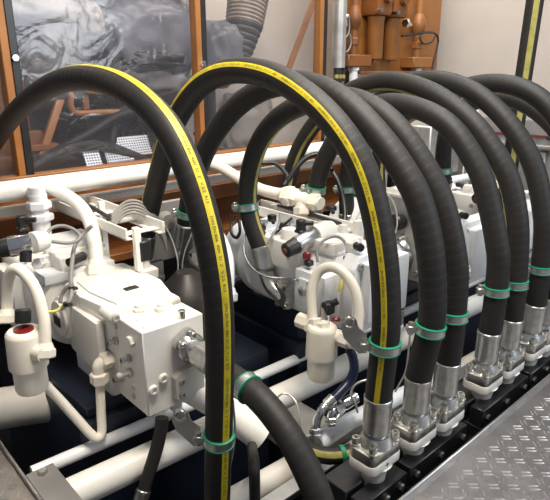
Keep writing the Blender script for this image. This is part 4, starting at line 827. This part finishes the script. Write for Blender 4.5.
# orange frame work on the engine
def otube(label, pts, r, m='orange_paint', name='orange_pipe', fil=.05):
    P = fillet(pts, fil, 6); t = thing(name, label, 'pipe', V(P[len(P) // 2])); b = MB(); b.tube(P, r, 14); b.build('tube', m, t)
otube('orange bent handrail pipe behind the screen under the front hose', [(1.24, 2.9, 1.002), (1.23, 2.9, 0.873), (1.598, 2.9, 0.87), (1.966, 2.9, 0.876)], .017)
otube('orange horizontal pipe just under the front hose arch', [(1.322, 2.92, 0.984), (1.479, 2.92, 0.975), (1.713, 2.92, 0.98)], .016)
otube('thin orange pipe with bends at the far left edge', [(0.868, 2.75, 1.107), (0.879, 2.75, 1.09), (0.868, 2.75, 0.988), (0.876, 2.75, 0.917)], .012)
ost = thing('orange_bracket', 'orange steel bracket with a slanted brace behind the screen at the left', 'bracket', (1.012, 2.85, 0.714))
b = MB(); p = V((1.162, 2.84, 0.948)); q = V((1.018, 2.8, 0.68)); d = q - p; b.prism([(-.02, 0), (.02, 0), (.02, d.length), (-.02, d.length)], p, X, d.normalized(), (0, .03, 0), .003); b.build('slanted_brace', 'orange_paint', ost)
b = MB(); p = V((0.97, 2.86, 0.804)); q = V((1.06, 2.86, 0.633)); b.bb((p.x, 2.86, q.z), (q.x, 2.92, p.z), .004); b.bb((p.x - .05, 2.80, p.z - .09), (p.x + .14, 2.86, p.z - .06), .003); b.build('bracket_plate', 'orange_dark', ost)
b = MB(); p = V((1.331, 3, 1.139)); b.bb((p.x - .02, 2.92, p.z - .25), (p.x + .015, 2.96, p.z + .12), .003); b.build('upright', 'orange_dark', ost)
ex = thing('orange_cabinet', 'orange machine panel left of the screen post at the left edge', 'panel', (0.889, 2.95, 0.999))
b = MB(); p = V((0.886, 3, 0.998)); b.bb((p.x - .5, 2.95, .55), (p.x + .15, 3.05, 1.05), .01); b.build('panel_body', 'orange_dark', ex)
# perforated guards
for (q0, q1, y, lab) in (((1.433, 2.82, 0.731), (1.641, 2.82, 0.647), 2.82, 'perforated silver guard plate behind the hose, right one'), ((1.336, 2.74, 0.684), (1.491, 2.74, 0.594), 2.74, 'perforated silver guard plate low behind the header pipe'), ((1.217, 2.74, 0.686), (1.306, 2.74, 0.605), 2.74, 'small perforated silver guard plate low at the left')):
    t = thing('perforated_guard', lab, 'guard', q0, 'perforated guards'); q0, q1 = V(q0), V(q1); dx = q1.x - q0.x; dz = q0.z - q1.z
    b = MB(); b.box((0, 0, 0), (dx, dz * 1.35, .003)); o = b.build('sheet', 'perforated', None); o.parent = t
    o.location = (dx / 2, .02, -dz / 2); o.rotation_euler = (math.radians(62), 0, 0)
# dark hoses behind the screen
for lab, pts, r in (
 ('black hose sweeping up to the right behind the screen, upper one', [(1, 2.78, 0.674), (1.144, 2.8, 0.727), (1.297, 2.82, 0.783), (1.461, 2.84, 0.854), (1.619, 2.86, 0.877)], .022),
 ('black hose sweeping low behind the screen, lower one', [(0.924, 2.74, 0.639), (1.053, 2.76, 0.69), (1.197, 2.78, 0.724), (1.342, 2.78, 0.711), (1.482, 2.78, 0.655), (1.612, 2.78, 0.587)], .026),
 ('black hose rising steeply behind the screen to the grey cover', [(1.421, 2.86, 0.696), (1.452, 2.88, 0.788), (1.493, 2.9, 0.859), (1.579, 2.92, 0.886), (1.704, 2.92, 0.859)], .024),
 ('black hose lying right of the middle screen post above the header pipe', [(1.877, 2.72, 0.749), (1.972, 2.72, 0.655), (2.12, 2.72, 0.617), (2.279, 2.72, 0.608), (2.466, 2.74, 0.576), (2.42, 2.76, .40), (2.46, 2.77, -.1), (2.46, 2.77, -.74)], .022)):
    wire('black_hose', lab, pts, r, 'rubber' if r > .01 else 'black_plastic', 'hose')
# flexible duct
dt = thing('flexible_duct', 'ribbed grey flexible duct slanting down behind the screen', 'duct', (2.57, 3.1, 1.402))
p0, p1 = V((2.625, 3.12, 1.578)), V((2.496, 3.08, 1.149)); n = 18
b = MB(); b.lathe(p0, p0.lerp(p1, .5), [(k / n, .135 - .012 * k / n + (.005 if k % 2 else -.003)) for k in range(n + 1)], 32); b.build('upper_ribs', 'duct_scorched', dt)
b = MB(); b.lathe(p0.lerp(p1, .47), p1, [(k / n, .122 - .055 * k / n + (.007 if k % 3 else -.003)) for k in range(n + 1)], 32); b.build('lower_cuff', 'duct_cloth', dt)
# strut, silver column with its fittings
br = thing('orange_strut', 'orange slanted strut in front of the pale wall', 'brace', (2.741, 2.75, 1.21))
p, q = V((2.906, 2.74, 1.592)), V((2.563, 2.74, 0.951)); d = q - p; b = MB(); b.prism([(-.022, 0), (.022, 0), (.022, d.length), (-.022, d.length)], p, X, d.normalized(), (0, .02, 0), .002); b.build('flat_bar', 'orange_paint', br)
sc = thing('silver_column', 'silver grey upright column right of the right screen post', 'column', (3.062, 2.7, 1.111))
p = V((3.084, 2.72, 1.111)); b = MB(); b.cyl((p.x, 2.72, 1.10), (p.x, 2.72, 2.5), .048, n=28); b.build('tube', 'alu', sc)
b = MB()
for k in (-1, 0, 1): b.cyl((p.x + k * .034, 2.70, 1.10), (p.x + k * .034, 2.70, 1.01), .014, n=12)
b.build('hose_tail', 'black_plastic', sc)
b = MB()
for k in (-1, 0, 1): b.cyl((p.x + k * .034, 2.70, 1.055), (p.x + k * .034, 2.70, 1.03), .0155, n=12)
b.build('brass_ring', 'dull_yellow', sc)
b = MB(); b.cyl((p.x, 2.72, -.7), (p.x, 2.72, 1.1), .03); b.build('post', 'black_steel', sc)

# ------------------------------------------------------------------ orange filter board on the right
ob2 = thing('filter_board', 'orange steel board carrying the orange filters, upper right', 'board', (3.5, 2.82, 1.05))
xr = V((4.483, 2.82, 1.325)).x; xl = V((3.264, 2.82, 1.289)).x
b = MB(); b.bb((xl, 2.82, 1.06), (xr, 2.85, 2.5), .004); b.build('back_plate', 'orange_paint', ob2)
b = MB(); b.bb((xl + .05, 2.70, 1.055), (xr - .05, 2.82, 1.075), .003); b.build('shelf', 'orange_dark', ob2)
b = MB(); b.bb((xl + .1, 2.85, -.74), (xl + .16, 2.9, 1.2)); b.bb((xr - .16, 2.85, -.74), (xr - .1, 2.9, 1.2)); b.build('stand', 'black_steel', ob2)
for (lab, x0, z0) in (('left one of the twin orange filter bowls on the board', *(3.506, 1.154)), ('right one of the twin orange filter bowls on the board', *(3.702, 1.149))):
    t = thing('orange_filter', lab, 'filter', (x0, 2.74, z0), 'twin orange filters')
    b = MB(); b.lathe((x0, 2.74, z0), (x0, 2.74, z0 + .30), [(0, .03), (.02, .052), (.06, .060), (.9, .060), (.92, .064), (1, .064)], 26); b.build('bowl', 'orange_paint', t)
    b = MB(); b.hexa((x0, 2.74, z0 - .018), (x0, 2.74, z0 + .004), .018); b.build('drain_plug', 'orange_paint', t)
    b = MB(); b.bb((x0 - .085, 2.66, z0 + .30), (x0 + .085, 2.82, z0 + .50), .025, 2); b.lathe((x0, 2.66, z0 + .42), (x0, 2.62, z0 + .42), [(0, .04), (1, .035)], 18); b.build('filter_head', 'orange_dark', t)
    b = MB(); b.lathe((x0 - .07, 2.68, z0 + .33), (x0 - .09, 2.62, z0 + .33), [(0, .018), (1, .015)], 12); b.build('indicator', 'chrome', t)
for (x0, z0, lab, m, R) in ((*(3.29, 1.153), 'red orange upright pipe with flanges left of the twin filters', 'orange_dark', .026), (*(4.077, 1.144), 'orange upright pipe with a union right of the twin filters', 'orange_paint', .030)):
    t = thing('orange_pipe', lab, 'pipe', (x0, 2.76, z0))
    b = MB(); b.cyl((x0, 2.76, z0), (x0, 2.76, 2.4), R); b.build('tube', m, t)
    b = MB(); b.lathe((x0, 2.76, z0 + .20), (x0, 2.76, z0 + .36), [(0, R), (.2, R * 1.6), (.4, R * 1.9), (.6, R * 1.9), (.8, R * 1.5), (1, R)], 22); b.hexa((x0, 2.76, z0 + .10), (x0, 2.76, z0 + .15), R * 1.5); b.build('union', m, t)
    b = MB(); b.bb((x0 - .13, 2.69, z0 - .045), (x0 + .13, 2.82, z0 + .035), .006); b.build('base_block', m, t)
    b = MB(); b.hexa((x0, 2.75, z0 - .045), (x0, 2.75, z0 - .075), .045); b.cyl((x0, 2.75, z0 - .07), (x0, 2.75, z0 - .26), .031); b.build('white_tail', 'cool_white', t)
b = MB(); p = V((3.835, 2.72, 1.424)); b.cyl(p, p + Vector((.09, .02, -.01)), .022); b.hexa(p, p + Vector((.03, 0, 0)), .034); tag(b.build('pressure_gauge', 'chrome'), 'small chrome fitting between the twin filters and the orange pipe', 'fitting')
wire('cable', 'black cable looped over the right edge of the orange board', [(3.779, 2.7, 1.329), (3.961, 2.7, 1.349), (4.18, 2.7, 1.372), (4.275, 2.7, 1.33), (4.272, 2.7, 1.253), (4.243, 2.7, 1.16), (4.225, 2.7, 1.082)], .008, 'black_plastic')
wire('cable', 'black cable loop in front of the orange board', [(4.195, 2.69, 1.365), (4.054, 2.69, 1.36), (4.004, 2.69, 1.321), (4.066, 2.69, 1.279), (4.176, 2.69, 1.297), (4.213, 2.69, 1.343)], .007, 'black_plastic')
wire('cable', 'grey looped cable left of the twin filters', [(3.158, 2.7, 1.422), (3.164, 2.7, 1.333), (3.114, 2.7, 1.28), (3.097, 2.7, 1.228), (3.15, 2.7, 1.204), (3.19, 2.7, 1.257), (3.175, 2.7, 1.321)], .006, 'grey_plastic')
b = MB(); p = V((3.127, 2.7, 1.427)); b.ball(p, .028, (1, 1, .8)); b.cyl(p, p - Z * .06, .012); tag(b.build('pressure_sensor', 'brushed_steel'), 'small silver sensor at the left of the orange board', 'sensor')

# ------------------------------------------------------------------ grey bulkhead low on the right
bh = thing('bulkhead', 'low grey metal bulkhead behind the right hand hoses', 'partition', (3.5, 1.6, -.75))
b = MB(); b.bb((3.50, .2, -.75), (3.54, 2.55, .80), .004)
for k in range(9): b.bb((3.47, .35 + k * .26, -.6), (3.50, .40 + k * .26, .62), .006)
b.bb((3.44, .2, .64), (3.54, 2.55, .66), .003); b.build('panel', 'alu', bh)
b = MB(); b.bb((3.487, .2, .695), (3.50, 2.55, .712)); b.build('red_line', 'red_line', bh)
b = MB()
for k in range(9): b.ball((3.48, .35 + k * .26, .703), .016)
b.build('fixing', 'black_plastic', bh)
fd = thing('finned_cooler', 'finned silver box between the hoses before the bulkhead', 'cooler', (2.95, 1.95, .3))
b = MB(); b.bb((2.86, 1.80, .48), (3.2, 2.1, .78), .006)
for k in range(9): b.bb((2.85, 1.81 + k * .032, .49), (2.86, 1.82 + k * .032, .77))
b.bb((2.9, 1.85, .04), (2.95, 1.9, .49)); b.bb((3.12, 2.0, -.75), (3.17, 2.05, .49)); b.build('cooler_body', 'alu', fd)
tube('steel_tube', 'pale curved pipe standing on the bulkhead below the right hose arch', [(3.51, 1.883, 0.787), (3.51, 1.903, 0.9), (3.51, 1.85, 0.97), (3.51, 1.744, 0.985), (3.51, 1.613, 0.959), (3.51, 1.482, 0.893), (3.51, 1.399, 0.805), (3.51, 1.37, 0.69)], .024, 'cool_white')
